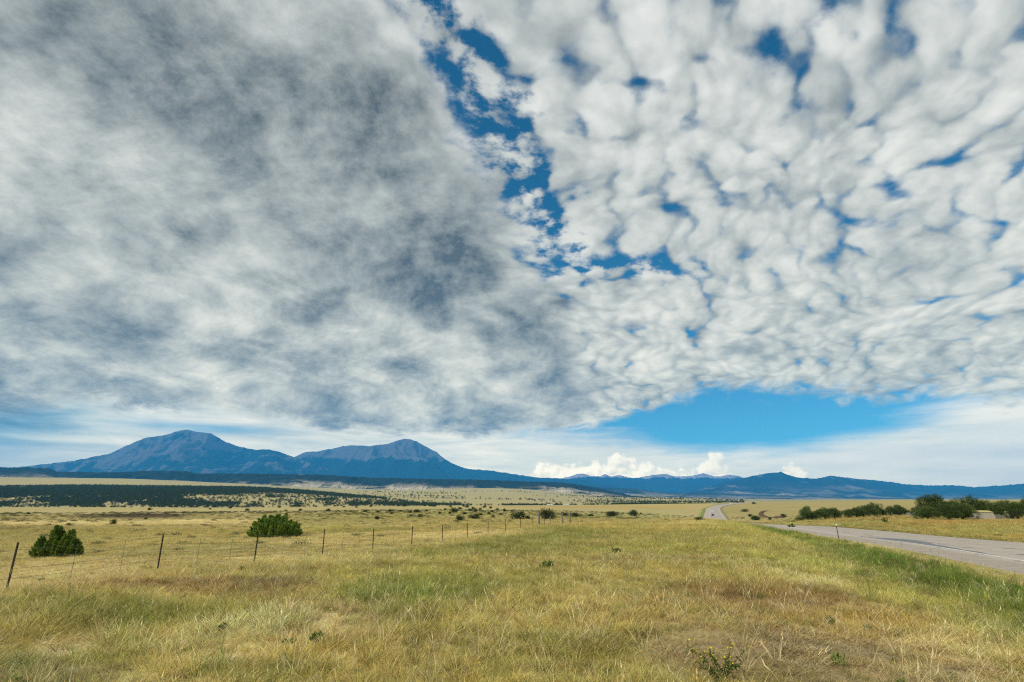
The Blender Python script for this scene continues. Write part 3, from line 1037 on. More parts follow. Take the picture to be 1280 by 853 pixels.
# ------------------------------------------------------------------ wire fence
M_POST = simple('rusty_dark_steel', (.035, .026, .022), .4, 30.0, .75, .3)
M_WIRE = simple('dull_fence_wire', (.16, .15, .14), .2, 10.0, .6, .4, .1, .6)
M_WOOD = simple('weathered_grey_wood', (.20, .175, .15), .35, 3.0, .9, .15, .5, stretch=(6, 6, .6))
M_TOP = simple('white_reflector_paint', (.75, .72, .70), .1, 9.0, .5, .4)


def fence_pos(k):
    R, A, q = .35, -1.257, .275
    r = R + A / (1 + k * q)                    # sight-line ratio
    dep = 15.4 * (1 + k * q)
    return r * dep, (dep + .7) / math.cos(PITCH)


def build_fence():
    f = thing('wire_fence', 'barbed wire fence on thin dark steel posts crossing the prairie', 'fence')
    tops = {}
    for k in range(-2, 13):
        x, y = fence_pos(k)
        z = zg(x, y)
        h = 1.30 if k in (0, 3) else random.uniform(1.16, 1.26)
        lx, ly = random.uniform(-.03, .03), random.uniform(-.03, .03)
        if k == 0:
            lx = .02
        b = MB()
        rz = random.uniform(-.3, .3)
        segs = 4
        # T-section: a flange, a web, and studs up the face
        c, s_ = math.cos(rz), math.sin(rz)
        def loc(u, v, w):
            return (x + u * c - v * s_ + lx * w, y + u * s_ + v * c + ly * w, z + w)
        for (u0, u1, v0, v1) in ((-.026, .026, -.006, .004), (-.005, .005, .004, .036)):
            vs = [loc(u, v, w) for w in (-.15, h) for u, v in ((u0, v0), (u1, v0), (u1, v1), (u0, v1))]
            b.add(vs, [(3, 2, 1, 0), (4, 5, 6, 7), (0, 1, 5, 4), (1, 2, 6, 5), (2, 3, 7, 6), (3, 0, 4, 7)])
        for w in np.arange(.15, h - .03, .055 if k < 3 else .15):
            vs = [loc(u, v, w + dw) for dw in (0, .022) for u, v in ((-.014, -.014), (.014, -.014), (.014, -.005), (-.014, -.005))]
            b.add(vs, [(3, 2, 1, 0), (4, 5, 6, 7), (0, 1, 5, 4), (1, 2, 6, 5), (2, 3, 7, 6), (3, 0, 4, 7)])
        b.obj('post', M_POST, f)
        tops[k] = (x, y, z, lx, ly, h)
    # weathered wooden brace posts at the far corner
    wood = [(673.5, 654.5, .13, 1.55), (703, 653.5, .11, 1.35), (712.5, 654.5, .10, 1.6), (688, 655, .05, 1.1)]
    ends = []
    for i, (px, py, rad, h) in enumerate(wood):
        x, y = fence_pos(12)
        sx, _ = ray(px, py)
        yy = y + 2.0 + i * 1.5
        xx = sx * yy
        z = zg(xx, yy)
        MB().tube([(xx, yy, z - .2), (xx + .01, yy, z + h * .5), (xx + .02, yy, z + h)], [rad, rad * .95, rad * .85], 8).obj('wooden_post', M_WOOD, f)
        ends.append((xx, yy, z, .0, .0, h))
    ks = sorted(tops)
    chain = [tops[k] for k in ks] + [ends[0], ends[1], ends[2]]
    for lev in (.34, .60, .86, 1.10):
        pts = []
        for a, b in zip(chain[:-1], chain[1:]):
            for t in (0, .25, .5, .75):
                x, y, z, lx, ly, h = [a[i] + (b[i] - a[i]) * t for i in range(6)]
                sag = -.03 * 4 * t * (1 - t)
                pts.append((x + lx * lev, y + ly * lev - .012, z + lev + sag))
        m = MB().tube(pts, .0036, 4)
        # barbs
        for a, b in zip(chain[2:6], chain[3:7]):
            for t in np.arange(.03, 1, .03):
                x, y, z, lx, ly, h = [a[i] + (b[i] - a[i]) * t for i in range(6)]
                p = Vector((x + lx * lev, y + ly * lev - .012, z + lev - .12 * t * (1 - t)))
                m.box(p.x, p.y, p.z, .006, .006, .04, .5)
        m.obj('wire', M_WIRE, f)
    # light wire stays between the posts
    for k in ks[:-1]:
        if k > 6:
            continue
        a, b = tops[k], tops[k + 1]
        for t in ((.36, .70) if k < 4 else (.5,)):
            x, y, z, lx, ly, h = [a[i] + (b[i] - a[i]) * t for i in range(6)]
            MB().tube([(x, y, z + .05), (x + random.uniform(-.02, .02), y, z + .6), (x + random.uniform(-.03, .03), y, z + 1.14)], .006, 5).obj('stay', M_WIRE, f)
    return f


build_fence()


# roadside marker post
def build_marker():
    x, y, z = ground_hit(1048.5, 673.5)
    t = thing('marker_post', 'dark roadside marker post with small white top in tall grass', 'marker post', (x, y, z))
    MB().tube([(0, 0, -.2), (-.02, 0, .5), (-.05, 0, 1.14)], [.034, .032, .030], 8).obj('post', M_POST, t)
    b = MB()
    n = 12
    vs = [(-.055 + .085 * math.cos(k * 2 * math.pi / n), dy, 1.18 + .085 * math.sin(k * 2 * math.pi / n)) for dy in (-.045, -.032) for k in range(n)]
    b.add(vs, [tuple(range(n - 1, -1, -1)), tuple(range(n, 2 * n))] + [(k, (k + 1) % n, n + (k + 1) % n, n + k) for k in range(n)])
    b.obj('reflector', M_TOP, t)


build_marker()

# ------------------------------------------------------------------ foliage material and junipers
def leaf_mat(col, col2, trans=.32):
    def b(g, out):
        v = attr(g, 'shade', out='Fac')
        oi = g.new('ShaderNodeObjectInfo').outputs['Random']
        c = g.mix(v, (*col, 1), (*col2, 1))
        c = g.cscale(c, g.add(.82, g.mul(oi, .36)))
        d = g.new('ShaderNodeBsdfDiffuse'); g.put(d.inputs[0], c)
        t = g.new('ShaderNodeBsdfTranslucent'); g.put(t.inputs[0], c)
        mx = g.new('ShaderNodeMixShader'); mx.inputs[0].default_value = trans
        g.nt.links.new(d.outputs[0], mx.inputs[1]); g.nt.links.new(t.outputs[0], mx.inputs[2])
        g.nt.links.new(mx.outputs[0], out.inputs[0])
    return b


M_JUN = mat('juniper_foliage', leaf_mat((.040, .068, .020), (.15, .20, .05)))
M_JUN2 = mat('bright_juniper_foliage', leaf_mat((.085, .15, .030), (.28, .38, .07)))
M_JUN3 = mat('dark_juniper_foliage', leaf_mat((.026, .045, .014), (.085, .115, .035), .2))
M_BARK = simple('juniper_bark', (.10, .075, .058), .4, 5.0, .9, .1, .6, stretch=(8, 8, .8))


def leaves_mesh(name, pos, out_dir, size, shade, material, rng, slim=.45):
    """Small pointed leaf sprays: one quad (kite) for each position."""
    n = len(pos)
    d = out_dir + rng.normal(0, .45, (n, 3))
    d /= np.linalg.norm(d, axis=1)[:, None] + 1e-9
    r = rng.normal(0, 1, (n, 3))
    s = np.cross(d, r); s /= np.linalg.norm(s, axis=1)[:, None] + 1e-9
    L = size * rng.uniform(.6, 1.4, n)
    W = L * slim
    L = L[:, None]; W = W[:, None]
    v = np.stack([pos - d * L * .3, pos + s * W * .5 + d * L * .15, pos + d * L * .8, pos - s * W * .5 + d * L * .15], 1).reshape(-1, 3)
    f = np.arange(4 * n).reshape(-1, 4)
    me = np_mesh(name, v, f, material, False)
    set_attr(me, 'shade', np.repeat(np.clip(shade, 0, 1), 4))
    return me


def crown_round(seed, lobes, n, size, material=None):
    """lobes: (x,y,z,rx,ry,rz). Clumped sprays near the surface of overlapping lobes."""
    rng = np.random.default_rng(seed)
    lb = np.array(lobes, float)
    vol = lb[:, 3] * lb[:, 4] * lb[:, 5]
    pick = rng.choice(len(lb), size=max(1, n // 9), p=vol ** .7 / np.sum(vol ** .7))
    d = rng.normal(0, 1, (len(pick), 3)); d /= np.linalg.norm(d, axis=1)[:, None]
    rad = rng.uniform(.30, 1.03, len(pick)) ** .45
    c = lb[pick, :3] + d * rad[:, None] * lb[pick, 3:]
    c[:, 2] = np.maximum(c[:, 2], .12)
    k = 9
    pos = np.repeat(c, k, 0) + rng.normal(0, 1, (len(c) * k, 3)) * size * 1.1
    dd = np.repeat(d, k, 0) * .8 + np.array([0, 0, .45])
    clump = np.repeat(rng.uniform(-.25, .25, len(c)), k)
    shade = .42 + clump + rng.normal(0, .18, len(pos))
    return leaves_mesh('crown', pos, dd, size, shade, material or M_JUN, rng)


def trunk_mesh(seed, h, r, lean=.0, limbs=5, spread=1.0):
    rnd = random.Random(seed)
    b = MB()
    pts = [(0, 0, -.3)]
    x = y = 0
    for i in range(1, 6):
        x += rnd.uniform(-.08, .08) * h * .3 + lean * .1
        y += rnd.uniform(-.08, .08) * h * .3
        pts.append((x, y, h * i / 5))
    b.tube(pts, [r * 1.25, r, r * .85, r * .65, r * .45, r * .2], 7)
    for k in range(limbs):
        i = rnd.randint(1, 4)
        a = rnd.uniform(0, 6.28)
        p = Vector(pts[i])
        q = p + Vector((math.cos(a) * spread * .5, math.sin(a) * spread * .5, h * .16))
        e = p + Vector((math.cos(a) * spread, math.sin(a) * spread, h * rnd.uniform(.25, .4)))
        b.tube([p, q, e], [r * .45, r * .3, r * .1], 5)
    return b.mesh('trunk', M_BARK, True)


def round_tree_meshes(seed, w, h):
    """A juniper about w wide and h tall."""
    rnd = random.Random(seed)
    lobes = [(0, 0, h * .52, w * .34, w * .32, h * .40)]
    for k in range(7):
        a = k * 2.4 + rnd.uniform(-.5, .5)
        q = rnd.uniform(.22, .34) * w
        s = rnd.uniform(.16, .26)
        lobes.append((math.cos(a) * q, math.sin(a) * q, h * rnd.uniform(.25, .72), w * s, w * s, h * rnd.uniform(.18, .30)))
    lobes.append((rnd.uniform(-.1, .1) * w, 0, h * .80, w * .20, w * .2, h * .19))
    return crown_round(seed, lobes, 10000, .18 * (w / 5) ** .5), trunk_mesh(seed, h * .7, .05 * w, spread=w * .3)


TREE_KINDS = [round_tree_meshes(100 + i, 5.0, 4.6 + .5 * (i % 3)) for i in range(5)]


def tree(px, py, wpx, hpx, kind, label, group=None, Y=None, name='juniper_tree', cat='tree'):
    if Y is None:
        x, y, z = ground_hit(px, py)
    else:
        sx, _ = ray(px, py)
        x, y = sx * Y, Y
        z = zg(x, y)
    m = y / 735.0
    t = thing(name, label, cat, (x, y, z - .05), random.uniform(0, 6.28), group)
    cm, tm = TREE_KINDS[kind % len(TREE_KINDS)]
    h0 = 4.6 + .5 * ((kind % 5) % 3)
    sc = (wpx * m / 5.0, wpx * m / 5.0, hpx * m / h0)
    link('crown', cm, t)
    link('trunk', tm, t)
    t.scale = sc
    return t


# right-hand group by the sheds (nearer) and the hedge-like row (farther)
NEAR_T = [
    (1160, 648, 26, 15, 'low juniper at the left front corner of the grove'),
    (1172, 645, 32, 26, 'tallest juniper tree with domed top at the left of the grove'),
    (1150, 641, 16, 13, 'small juniper peeping out left behind the grove, beside grey shed'),
    (1186, 648.5, 24, 17, 'bushy juniper just right of the low corner one, in front row'),
    (1203, 648.5, 28, 18, 'rounded pale green juniper in the middle of the front row'),
    (1216, 647, 26, 25, 'tall juniper tree directly left of the pale board shed'),
    (1195, 643, 22, 19, 'dark juniper between the two tall ones, standing behind'),
    (1236, 644, 22, 19, 'juniper rising behind the pale board shed'),
    (1250, 645, 20, 18, 'juniper behind the grey board fence, middle'),
    (1262, 643, 22, 19, 'juniper behind the narrow pale shed'),
    (1273, 648, 24, 18, 'juniper right of the narrow pale shed, at the picture edge'),
    (1290, 646, 26, 22, 'last juniper of the grove, cut by the right picture edge'),
]
FAR_T = [
    (1000, 646, 12, 4, 'flat low juniper ending the far tree row on the left'),
    (1009, 645.5, 16, 14, 'tall first juniper of the far row beyond the road'),
    (1020, 645, 18, 9, 'second juniper of the far row, low beside the tall first'),
    (1031, 644.5, 16, 12, 'third juniper of the far row beyond the road'),
    (1043, 643.5, 18, 11, 'fourth juniper of the far row beyond the road'),
    (1061, 640.5, 17, 9, 'fifth juniper of the far row, just after its dip'),
    (1070, 640, 14, 10, 'sixth juniper of the far row beyond the road'),
    (1079, 639.5, 15, 12, 'seventh juniper of the far row beyond the road'),
    (1092, 639.5, 18, 14, 'eighth and tallest juniper right of the dip in the far row'),
    (1103, 639.5, 10, 7, 'ninth juniper, low one right of the tallest in the far row'),
    (1113, 639.5, 14, 10, 'tenth juniper of the far row, after the gap'),
    (1123, 639.5, 16, 11, 'eleventh juniper ending the far row on the right'),
    (1134, 639.5, 10, 6, 'small lone juniper between the far row and the grove'),
]
for i, (px, py, w, h, lb) in enumerate(NEAR_T):
    tree(px, py, w * 1.22, h * 1.13, i, lb, 'junipers in the grove by the sheds', Y=150 - (py - 645) * 4.5)
for i, (px, py, w, h, lb) in enumerate(FAR_T):
    tree(px, py, w * 1.2, h * 1.22, i + 2, lb, 'junipers in the far row beyond the road', Y=215)


# the two junipers on the near prairie: upright plumes crowded under an uneven dome
def plume_bush(px, py, env, nplume, label, seed, depth, wid=1.0, low=.74):
    """env: outline of the top as (dx px, height px) pairs."""
    x, y, z = ground_hit(px, py)
    m = y / 735.0
    rng = np.random.default_rng(seed)
    t = thing('juniper_shrub', label, 'shrub', (x, y, z - .03))
    ex = np.array([e[0] for e in env]) * m
    eh = np.array([e[1] for e in env]) * m
    P, D, SH = [], [], []
    tb = MB()
    for k in range(nplume):
        cx = rng.uniform(ex[0], ex[-1])
        v = rng.uniform(-1, 1)
        cyy = v * depth * math.sqrt(max(.05, 1 - (2 * (cx - ex[0]) / (ex[-1] - ex[0]) - 1) ** 2))
        top = float(np.interp(cx, ex, eh)) * (1 - .42 * v * v) * rng.uniform(low, 1.04)
        if top < .12:
            continue
        W = rng.uniform(.22, .44) * (.6 + .4 * top) * wid
        bx, by = cx * rng.uniform(.55, .8), cyy * rng.uniform(.5, .8)
        n = int(430 * top * W / .4) + 60
        tt = rng.uniform(0, 1, n) ** .8
        a = rng.uniform(0, 6.283, n)
        rad = W * .5 * np.clip(1.05 - tt ** 3.0, 0, 1) * np.sqrt(rng.uniform(.05, 1.3, n)) * (1 + .35 * np.sin(a * 2 + tt * 11 + k))
        p = np.stack([bx + (cx - bx) * tt + np.cos(a) * rad, by + (cyy - by) * tt + np.sin(a) * rad, tt * top * .93 + .02], 1)
        d = np.stack([np.cos(a) * .6, np.sin(a) * .6, np.full(n, .9)], 1)
        P.append(p); D.append(d)
        SH.append(.42 + rng.uniform(-.28, .28) + rng.normal(0, .20, n))
        tb.tube([(cx * .15, cyy * .15, -.15), (bx, by, top * .2), (cx, cyy, top * .85)], [.045, .03, .008], 5)
    P = np.vstack(P); D = np.vstack(D); SH = np.concatenate(SH)
    link('crown', leaves_mesh('crown', P, D, .15 * (y / 40) ** .5, SH, M_JUN2, rng, .36), t)
    tb.obj('stems', M_BARK, t, True)
    return t


plume_bush(68, 697, [(-33, 6), (-27, 15), (-20, 28), (-13, 12), (-9, 20), (-3, 46), (2, 38), (7, 14), (14, 38), (18, 30), (25, 24), (30, 15), (34, 6)], 130,
           'spiky green juniper bush with pointed tops just behind the left fence', 5, .5, .55, .86)
plume_bush(341, 672, [(-33, 5), (-28, 13), (-23, 21), (-17, 24), (-11, 28), (-6, 27), (-1, 30), (4, 28), (9, 30), (14, 29), (19, 25), (24, 22), (28, 21), (31, 12), (36, 5)], 110,
           'wide dark green juniper bush standing behind the fence, broad as a car', 6, 1.7)

# ------------------------------------------------------------------ shrubs scattered over the prairie
def small_shrub_mesh(seed):
    rnd = random.Random(seed)
    lobes = []
    for k in range(5):
        lobes.append((rnd.uniform(-.3, .3), rnd.uniform(-.3, .3), rnd.uniform(.25, .5), rnd.uniform(.2, .34), rnd.uniform(.2, .34), rnd.uniform(.22, .42)))
    return crown_round(seed, lobes, 1500, .085, M_JUN3)


SHRUBS = [small_shrub_mesh(300 + i) for i in range(5)]
SHRUB_T = trunk_mesh(7, .7, .05, spread=.3)


def shrub(px, py, wpx, hpx, i, label, group=None, parts=False):
    x, y, z = ground_hit(px, py)
    m = y / 735.0
    if parts:
        t = thing('juniper_shrub', label, 'shrub', (x, y, z - .05), random.uniform(0, 6.28), group)
        link('crown', SHRUBS[i % 5], t)
        link('trunk', SHRUB_T, t)
    else:
        t = link('juniper_shrub', SHRUBS[i % 5], None, (x, y, z - .05))
        tag(t, label, 'shrub', group)
        t.rotation_euler = (0, 0, random.uniform(0, 6.28))
    t.scale = (wpx * m, wpx * m, hpx * m * 1.1)
    return t


BIG = [
    (645.6, 649.5, 14, 9, 'round dark shrub left of the thick wooden corner post'),
    (658, 649.5, 6, 4, 'small shrub just right of the round dark one by the corner post'),
    (683, 650, 19, 12, 'largest dark shrub beside the thick wooden corner post of the fence'),
    (706, 645.5, 8, 4, 'low shrub directly behind the second wooden corner post'),
    (720, 646.5, 11, 5, 'low shrub right of the two wooden corner posts'),
    (739, 646, 7, 3, 'tiny low shrub midway between corner posts and flat shrub'),
    (761.5, 646, 16, 5.5, 'flat wide shrub alone in the middle of the plain'),
    (793, 645.5, 9.5, 7, 'lone ball shaped shrub right of the flat wide one'),
    (874, 651.5, 9, 4.5, 'brownish shrub on the rise left of the winding road'),
    (575, 651.5, 8, 7, 'upright dark shrub, left one of a pair behind the fence'),
    (590.7, 649, 11, 6, 'spreading dark shrub, right one of a pair behind the fence'),
    (141.7, 656, 6.5, 5.5, 'single dark shrub on the left plain above the brown strip'),
    (470.7, 650, 6, 4.5, 'single dark shrub right of the wide juniper bush, near side'),
    (931.5, 640, 7, 3, 'low dark shrub in the bend of the far road'),
    (937.5, 646, 4.5, 3, 'small shrub in the road bend, above the grey brush'),
    (944, 650.5, 11, 5, 'grey green brush clump beside the road in the dip'),
    (964, 650, 4, 3, 'small shrub below the eroded bank by the road'),
    (979, 647, 6, 4, 'shrub at the right end of the eroded bank'),
]
for i, (px, py, w, h, lb) in enumerate(BIG):
    shrub(px, py, w * 1.3, h * 1.25, i, lb, None, w > 8)
DOTS = [(309, 639, 5), (349, 635, 4), (369.6, 633, 3), (357.7, 639, 3), (375, 639, 4.5), (409.7, 639.5, 5.5), (419, 633.5, 3), (422.6, 633, 3), (431.5, 639.5, 3), (438, 640, 3), (456.5, 640.5, 4.5),
        (463, 634, 3.5), (472, 641, 4), (488, 640, 5.5), (489, 643, 4.5), (501, 640, 3.5), (506, 641.5, 3), (511.5, 641.5, 5), (521.5, 641.5, 7), (498, 633.2, 4), (505.5, 633.4, 6), (531, 633, 3.5),
        (536, 633.2, 3.5), (540, 633.4, 3.5), (543.5, 633.8, 3.5), (532.6, 639.5, 3.5), (550, 642.5, 4.5), (515, 646.5, 4.5), (525, 647.5, 7), (561.5, 643, 4.5), (567, 640.8, 9), (563, 634, 3.5),
        (575.6, 637, 4.5), (579, 633.5, 4), (584, 634.8, 5), (588, 639.5, 5.5), (592, 636.8, 4.5), (596, 640.5, 6), (601, 644.5, 4.5), (605.4, 635, 4.5), (581, 643.5, 5), (613.6, 636, 4), (614.5, 641, 4.5),
        (621.5, 638, 4), (632, 639.8, 5), (640, 640, 4), (616.5, 647.5, 5.5), (611.5, 643.5, 5), (139.5, 634.5, 3.5), (36.5, 643, 4), (86, 657, 4.5), (187, 638, 5), (182, 649.5, 4), (289, 636, 5),
        (942.5, 630.5, 4), (801, 643, 3), (430, 634.5, 3), (446, 635, 3), (395, 634, 3), (329, 634.5, 3), (262, 637, 3), (572, 639, 4), (557, 638, 4), (600, 637.5, 4), (626, 644, 4)]
ORD = ['first', 'second', 'third', 'fourth', 'fifth', 'sixth', 'seventh', 'eighth', 'ninth', 'tenth', 'eleventh', 'twelfth', 'thirteenth', 'fourteenth', 'fifteenth']
POSTX = [5, 197, 322, 404, 466, 516, 554, 585, 611, 632, 650]
NUM = ['one', 'two', 'three', 'four', 'five', 'six', 'seven', 'eight', 'nine', 'ten', 'eleven']
rank = {}
for i, (px, py, w) in enumerate(sorted(DOTS)):
    k = max([q for q, v in enumerate(POSTX) if v <= px], default=0)
    if px > 900:
        lb = 'tiny dark shrub on the skyline where the far road vanishes'
    elif px > 700:
        lb = 'tiny dark shrub just right of the lone ball shaped one'
    else:
        rank[k] = rank.get(k, 0) + 1
        lb = 'tiny far shrub, %s from left above the fence between posts %s and %s' % (ORD[rank[k] - 1], NUM[k], NUM[min(k + 1, 10)])
    shrub(px, py, w * 1.12, w * .75, i, lb, 'tiny shrubs dotted over the prairie')

# ------------------------------------------------------------------ board sheds by the grove
M_BOARD = simple('sun_bleached_boards', (.40, .36, .28), .35, 2.0, .9, .1, .5, stretch=(5, 5, .5))
M_BOARDG = simple('grey_weathered_boards', (.23, .22, .20), .35, 2.0, .9, .1, .5, stretch=(5, 5, .5))
M_THATCH = simple('dry_straw_roof', (.42, .36, .15), .4, 4.0, .95, .05, .7)


def shed(px, py, wpx, hpx, label, Y, rz, roofm, wallm, over=.15, batter=.84, depth=3.0):
    sx, _ = ray(px, py)
    x, y = sx * Y, Y
    z = zg(x, y)
    m = Y / 735.0
    W, H, D = wpx * m, hpx * m, depth
    t = thing('board_shed', label, 'shed', (x, y, z), rz)
    wall = MB()
    wall.box(0, 0, H * .40, W * .94, D * .94, H * .80 + .2, 0, batter)
    w = wall.obj('wall', wallm, t)
    n = max(6, int(W / .26))
    for k in range(n):                           # front boards with gaps
        u0 = (k + .06) / n - .5
        u1 = (k + .94) / n - .5
        b = MB()
        top = H * .8 * random.uniform(.94, 1.03)
        yb, yt = -D * .5 - .02, -D * .5 * batter - .03
        b.add([(u0 * W, yb, -.1), (u1 * W, yb, -.1), (u1 * W * batter, yt, top), (u0 * W * batter, yt, top),
               (u0 * W, yb + .03, -.1), (u1 * W, yb + .03, -.1), (u1 * W * batter, yt + .03, top), (u0 * W * batter, yt + .03, top)],
              [(0, 1, 2, 3), (7, 6, 5, 4), (0, 4, 5, 1), (1, 5, 6, 2), (2, 6, 7, 3), (3, 7, 4, 0)])
        b.obj('board', wallm, w)
    r = MB()
    a, c = W * batter * .5 + over, D * batter * .5 + over
    r.add([(-a, -c, H * .80), (a, -c, H * .80), (a, c, H * .84), (-a, c, H * .84), (-a * .86, -c * .2, H), (a * .86, -c * .2, H * .98), (a * .86, c * .4, H), (-a * .86, c * .4, H * 1.02)],
          [(3, 2, 1, 0), (4, 5, 6, 7), (0, 1, 5, 4), (1, 2, 6, 5), (2, 3, 7, 6), (3, 0, 4, 7)])
    r.obj('roof', roofm, t)
    return t


shed(1228.5, 648.5, 21, 10.5, 'pale board shed with yellow straw roof in front of the grove', 136, -.08, M_THATCH, M_BOARD)
shed(1261, 646.5, 7, 9, 'narrow pale board shed at the right end of the grey board fence', 139, .2, M_THATCH, M_BOARD, .08, .7, 1.6)
shed(1141.5, 640.3, 12, 4.4, 'low grey shed between the far tree row and the grove', 190, .1, M_BOARDG, M_BOARDG, .2, .97, 3.0)


def corral():
    Y = 138.0
    a = ray(1240, 646.5)[0] * Y
    b = ray(1257, 646.5)[0] * Y
    x0, x1 = a + .1, b - .1
    z = zg((a + b) / 2, Y)
    t = thing('board_fence', 'grey upright board fence joining the two pale sheds', 'fence', ((x0 + x1) / 2, Y, z))
    W = x1 - x0
    n = int(W / .22)
    for k in range(n):
        h = 1.0 + random.uniform(-.12, .12)
        MB().box(-W / 2 + (k + .5) * W / n, 0, h / 2 - .1, W / n * .86, .025, h + .2).obj('board', M_BOARDG, t)
    for zz in (.3, .8):
        MB().box(0, .035, zz, W, .04, .1).obj('rail', M_BOARDG, t)


corral()

# ------------------------------------------------------------------ far farm buildings
M_WHITE = simple('white_painted_metal', (.74, .74, .73), .08, 1.0, .5, .3)
M_ROOFG = simple('pale_metal_roof', (.62, .63, .64), .1, 1.0, .4, .4)
M_DARKG = simple('dark_opening', (.03, .03, .035), .2, 1.0, .6)


def barn(px, py, L, D, H, label, Y, rz=.0):
    sx, _ = ray(px, py)
    x, y = sx * Y, Y
    t = thing('farm_building', label, 'building', (x, y, zg(x, y) - .3), rz)
    MB().box(0, 0, H * .36, L, D, H * .72).obj('wall', M_WHITE, t)
    a, c = L * .52, D * .56
    MB().add([(-a, -c, H * .69), (a, -c, H * .69), (a, 0, H), (-a, 0, H), (-a, c, H * .69), (a, c, H * .69), (-a, -c, H * .73), (a, -c, H * .73), (a, 0, H * 1.05), (-a, 0, H * 1.05), (-a, c, H * .73), (a, c, H * .73)],
             [(6, 7, 8, 9), (9, 8, 11, 10), (0, 3, 2, 1), (3, 4, 5, 2), (0, 1, 7, 6), (5, 4, 10, 11), (0, 6, 9, 3), (3, 9, 10, 4), (1, 2, 8, 7), (2, 5, 11, 8)]).obj('roof', M_ROOFG, t)
    for k in (-.25, .2):
        MB().box(k * L, -D / 2 - .04, H * .25, L * .14, .12, H * .45).obj('door', M_DARKG, t)
    return t


barn(28.5, 609, 24, 12, 7.5, 'long white farm building amid the dark woods at far left', 2720)
barn(687, 632.5, 14, 8, 4.2, 'left one of two small white farm buildings far across the plain', 1560, .3)
barn(708, 632.2, 17, 8, 4.2, 'right one of two small white farm buildings far across the plain', 1580, .1)


# road sign and cars far down the road
def road_point(yv, off):
    i = int(np.argmin(np.abs(RP[:, 1] - yv)))
    p, n = RP[i], RN[i]
    ang = math.atan2(n[1], n[0])
    return (p[0] + n[0] * off, p[1] + n[1] * off, p[2] + EYE + .03), ang


def sign():
    (x, y, z), ang = road_point(790, 9)
    z = zg(x, y)
    t = thing('road_sign', 'small white sign on a post where the far road bends', 'sign', (x, y, z), .0)
    for u in (-.7, .7):
        MB().box(u, 0, .9, .1, .1, 2.4).obj('post', M_WOOD, t)
    MB().box(0, -.09, 2.3, 2.2, .06, 1.8).obj('panel', M_TOP, t)


sign()
M_CARD = simple('dark_car_paint', (.03, .032, .04), .1, 1.0, .3, .5)
M_CARW = simple('white_car_paint', (.75, .75, .75), .05, 1.0, .3, .5)
M_GLASS = simple('car_glass', (.02, .025, .03), .05, 1.0, .1, .6)
M_TYRE = simple('tyre_rubber', (.02, .02, .02), .1, 5.0, .8)
M_LAMP = simple('lamp_glass', (.8, .8, .75), .05, 1.0, .2, .6)


def car(yv, off, paint, label, flip=0.0):
    loc, ang = road_point(yv, off)
    t = thing('car', label, 'car', loc, ang + flip)
    b = MB()
    prof = [(-2.2, .35), (-2.25, .75), (-2.1, .95), (-1.3, 1.02), (-.75, 1.5), (.9, 1.52), (1.75, 1.05), (2.2, .98), (2.25, .4)]
    n = len(prof)
    vs = []
    for sx, k in ((-.88, 1), (-.8, 1), (.8, 1), (.88, 1)):
        for yy, zz in prof:
            top = max(0, (zz - 1.0)) * .3
            vs.append((sx - math.copysign(top, sx), yy, zz if abs(sx) < .85 else min(zz, 1.46) - .03))
    fs = [(j * n + i, j * n + (i + 1) % n, (j + 1) * n + (i + 1) % n, (j + 1) * n + i) for j in range(3) for i in range(n)]
    fs += [tuple(range(n - 1, -1, -1)), tuple(3 * n + i for i in range(n))]
    b.add(vs, fs).obj('body', paint, t)
    MB().add([(-.66, -1.25, 1.07), (.66, -1.25, 1.07), (.58, -.80, 1.46), (-.58, -.80, 1.46)], [(0, 1, 2, 3)]).obj('windscreen', M_GLASS, t)
    MB().add([(-.66, 1.72, 1.10), (.66, 1.72, 1.10), (.58, .98, 1.50), (-.58, .98, 1.50)], [(3, 2, 1, 0)]).obj('rear_window', M_GLASS, t)
    for sx in (-1, 1):
        MB().box(sx * .62, -2.24, .74, .32, .1, .16).obj('headlight', M_LAMP, t)
        for yy in (-1.4, 1.4):
            MB().tube([(sx * .70, yy, .32), (sx * .90, yy, .32)], .32, 14).obj('wheel', M_TYRE, t)
    return t


car(395, -2.0, M_CARD, 'dark car coming towards the viewer down the far road')
car(505, -2.0, M_CARW, 'white car following the dark one on the far road')


# eroded red-brown bank beside the road
M_EARTH = simple('raw_red_earth', (.12, .065, .04), .4, .4, .95, .05, .6)


def bank(pts, label, hgt=1.2):
    q = []
    for px, py, Y in pts:
        sx, _ = ray(px, py)
        q.append((sx * Y, Y))
    q = np.array([(a, b, 0.0) for a, b in q])
    sp = spline(q, 6)
    T = np.gradient(sp[:, :2], axis=0); T /= np.linalg.norm(T, axis=1)[:, None]
    N = np.stack([T[:, 1], -T[:, 0]], 1)
    rows = []
    k = np.linspace(0, 1, len(sp))
    hh = hgt * np.sin(np.pi * np.clip(k, .02, .98)) ** .6 * (1 + fbm(k * 20, k * 0, 3, 3))
    for u, w in ((-2.2, -.4), (-.9, .75), (-.1, 1.0), (.6, .85), (2.6, -.4)):
        x = sp[:, 0] + N[:, 0] * u; y = sp[:, 1] + N[:, 1] * u
        rows.append(np.stack([x, y, land(x, y) + hh * w], 1))
    v = np.stack(rows, 1).reshape(-1, 3)
    me = np_mesh('earth_bank', v, grid_faces(len(sp), 5)[:, ::-1], M_EARTH)
    return link('earth_bank', me, kind='structure', label=label)


bank([(958, 634, 520), (952, 636, 490), (951, 639.5, 440), (954, 643, 400), (960, 645, 370)], 'curved cut bank of raw brown earth right of the far road')
bank([(966, 645, 360), (972, 646, 350), (978, 646.5, 340)], 'short bank of raw brown earth behind the near road')


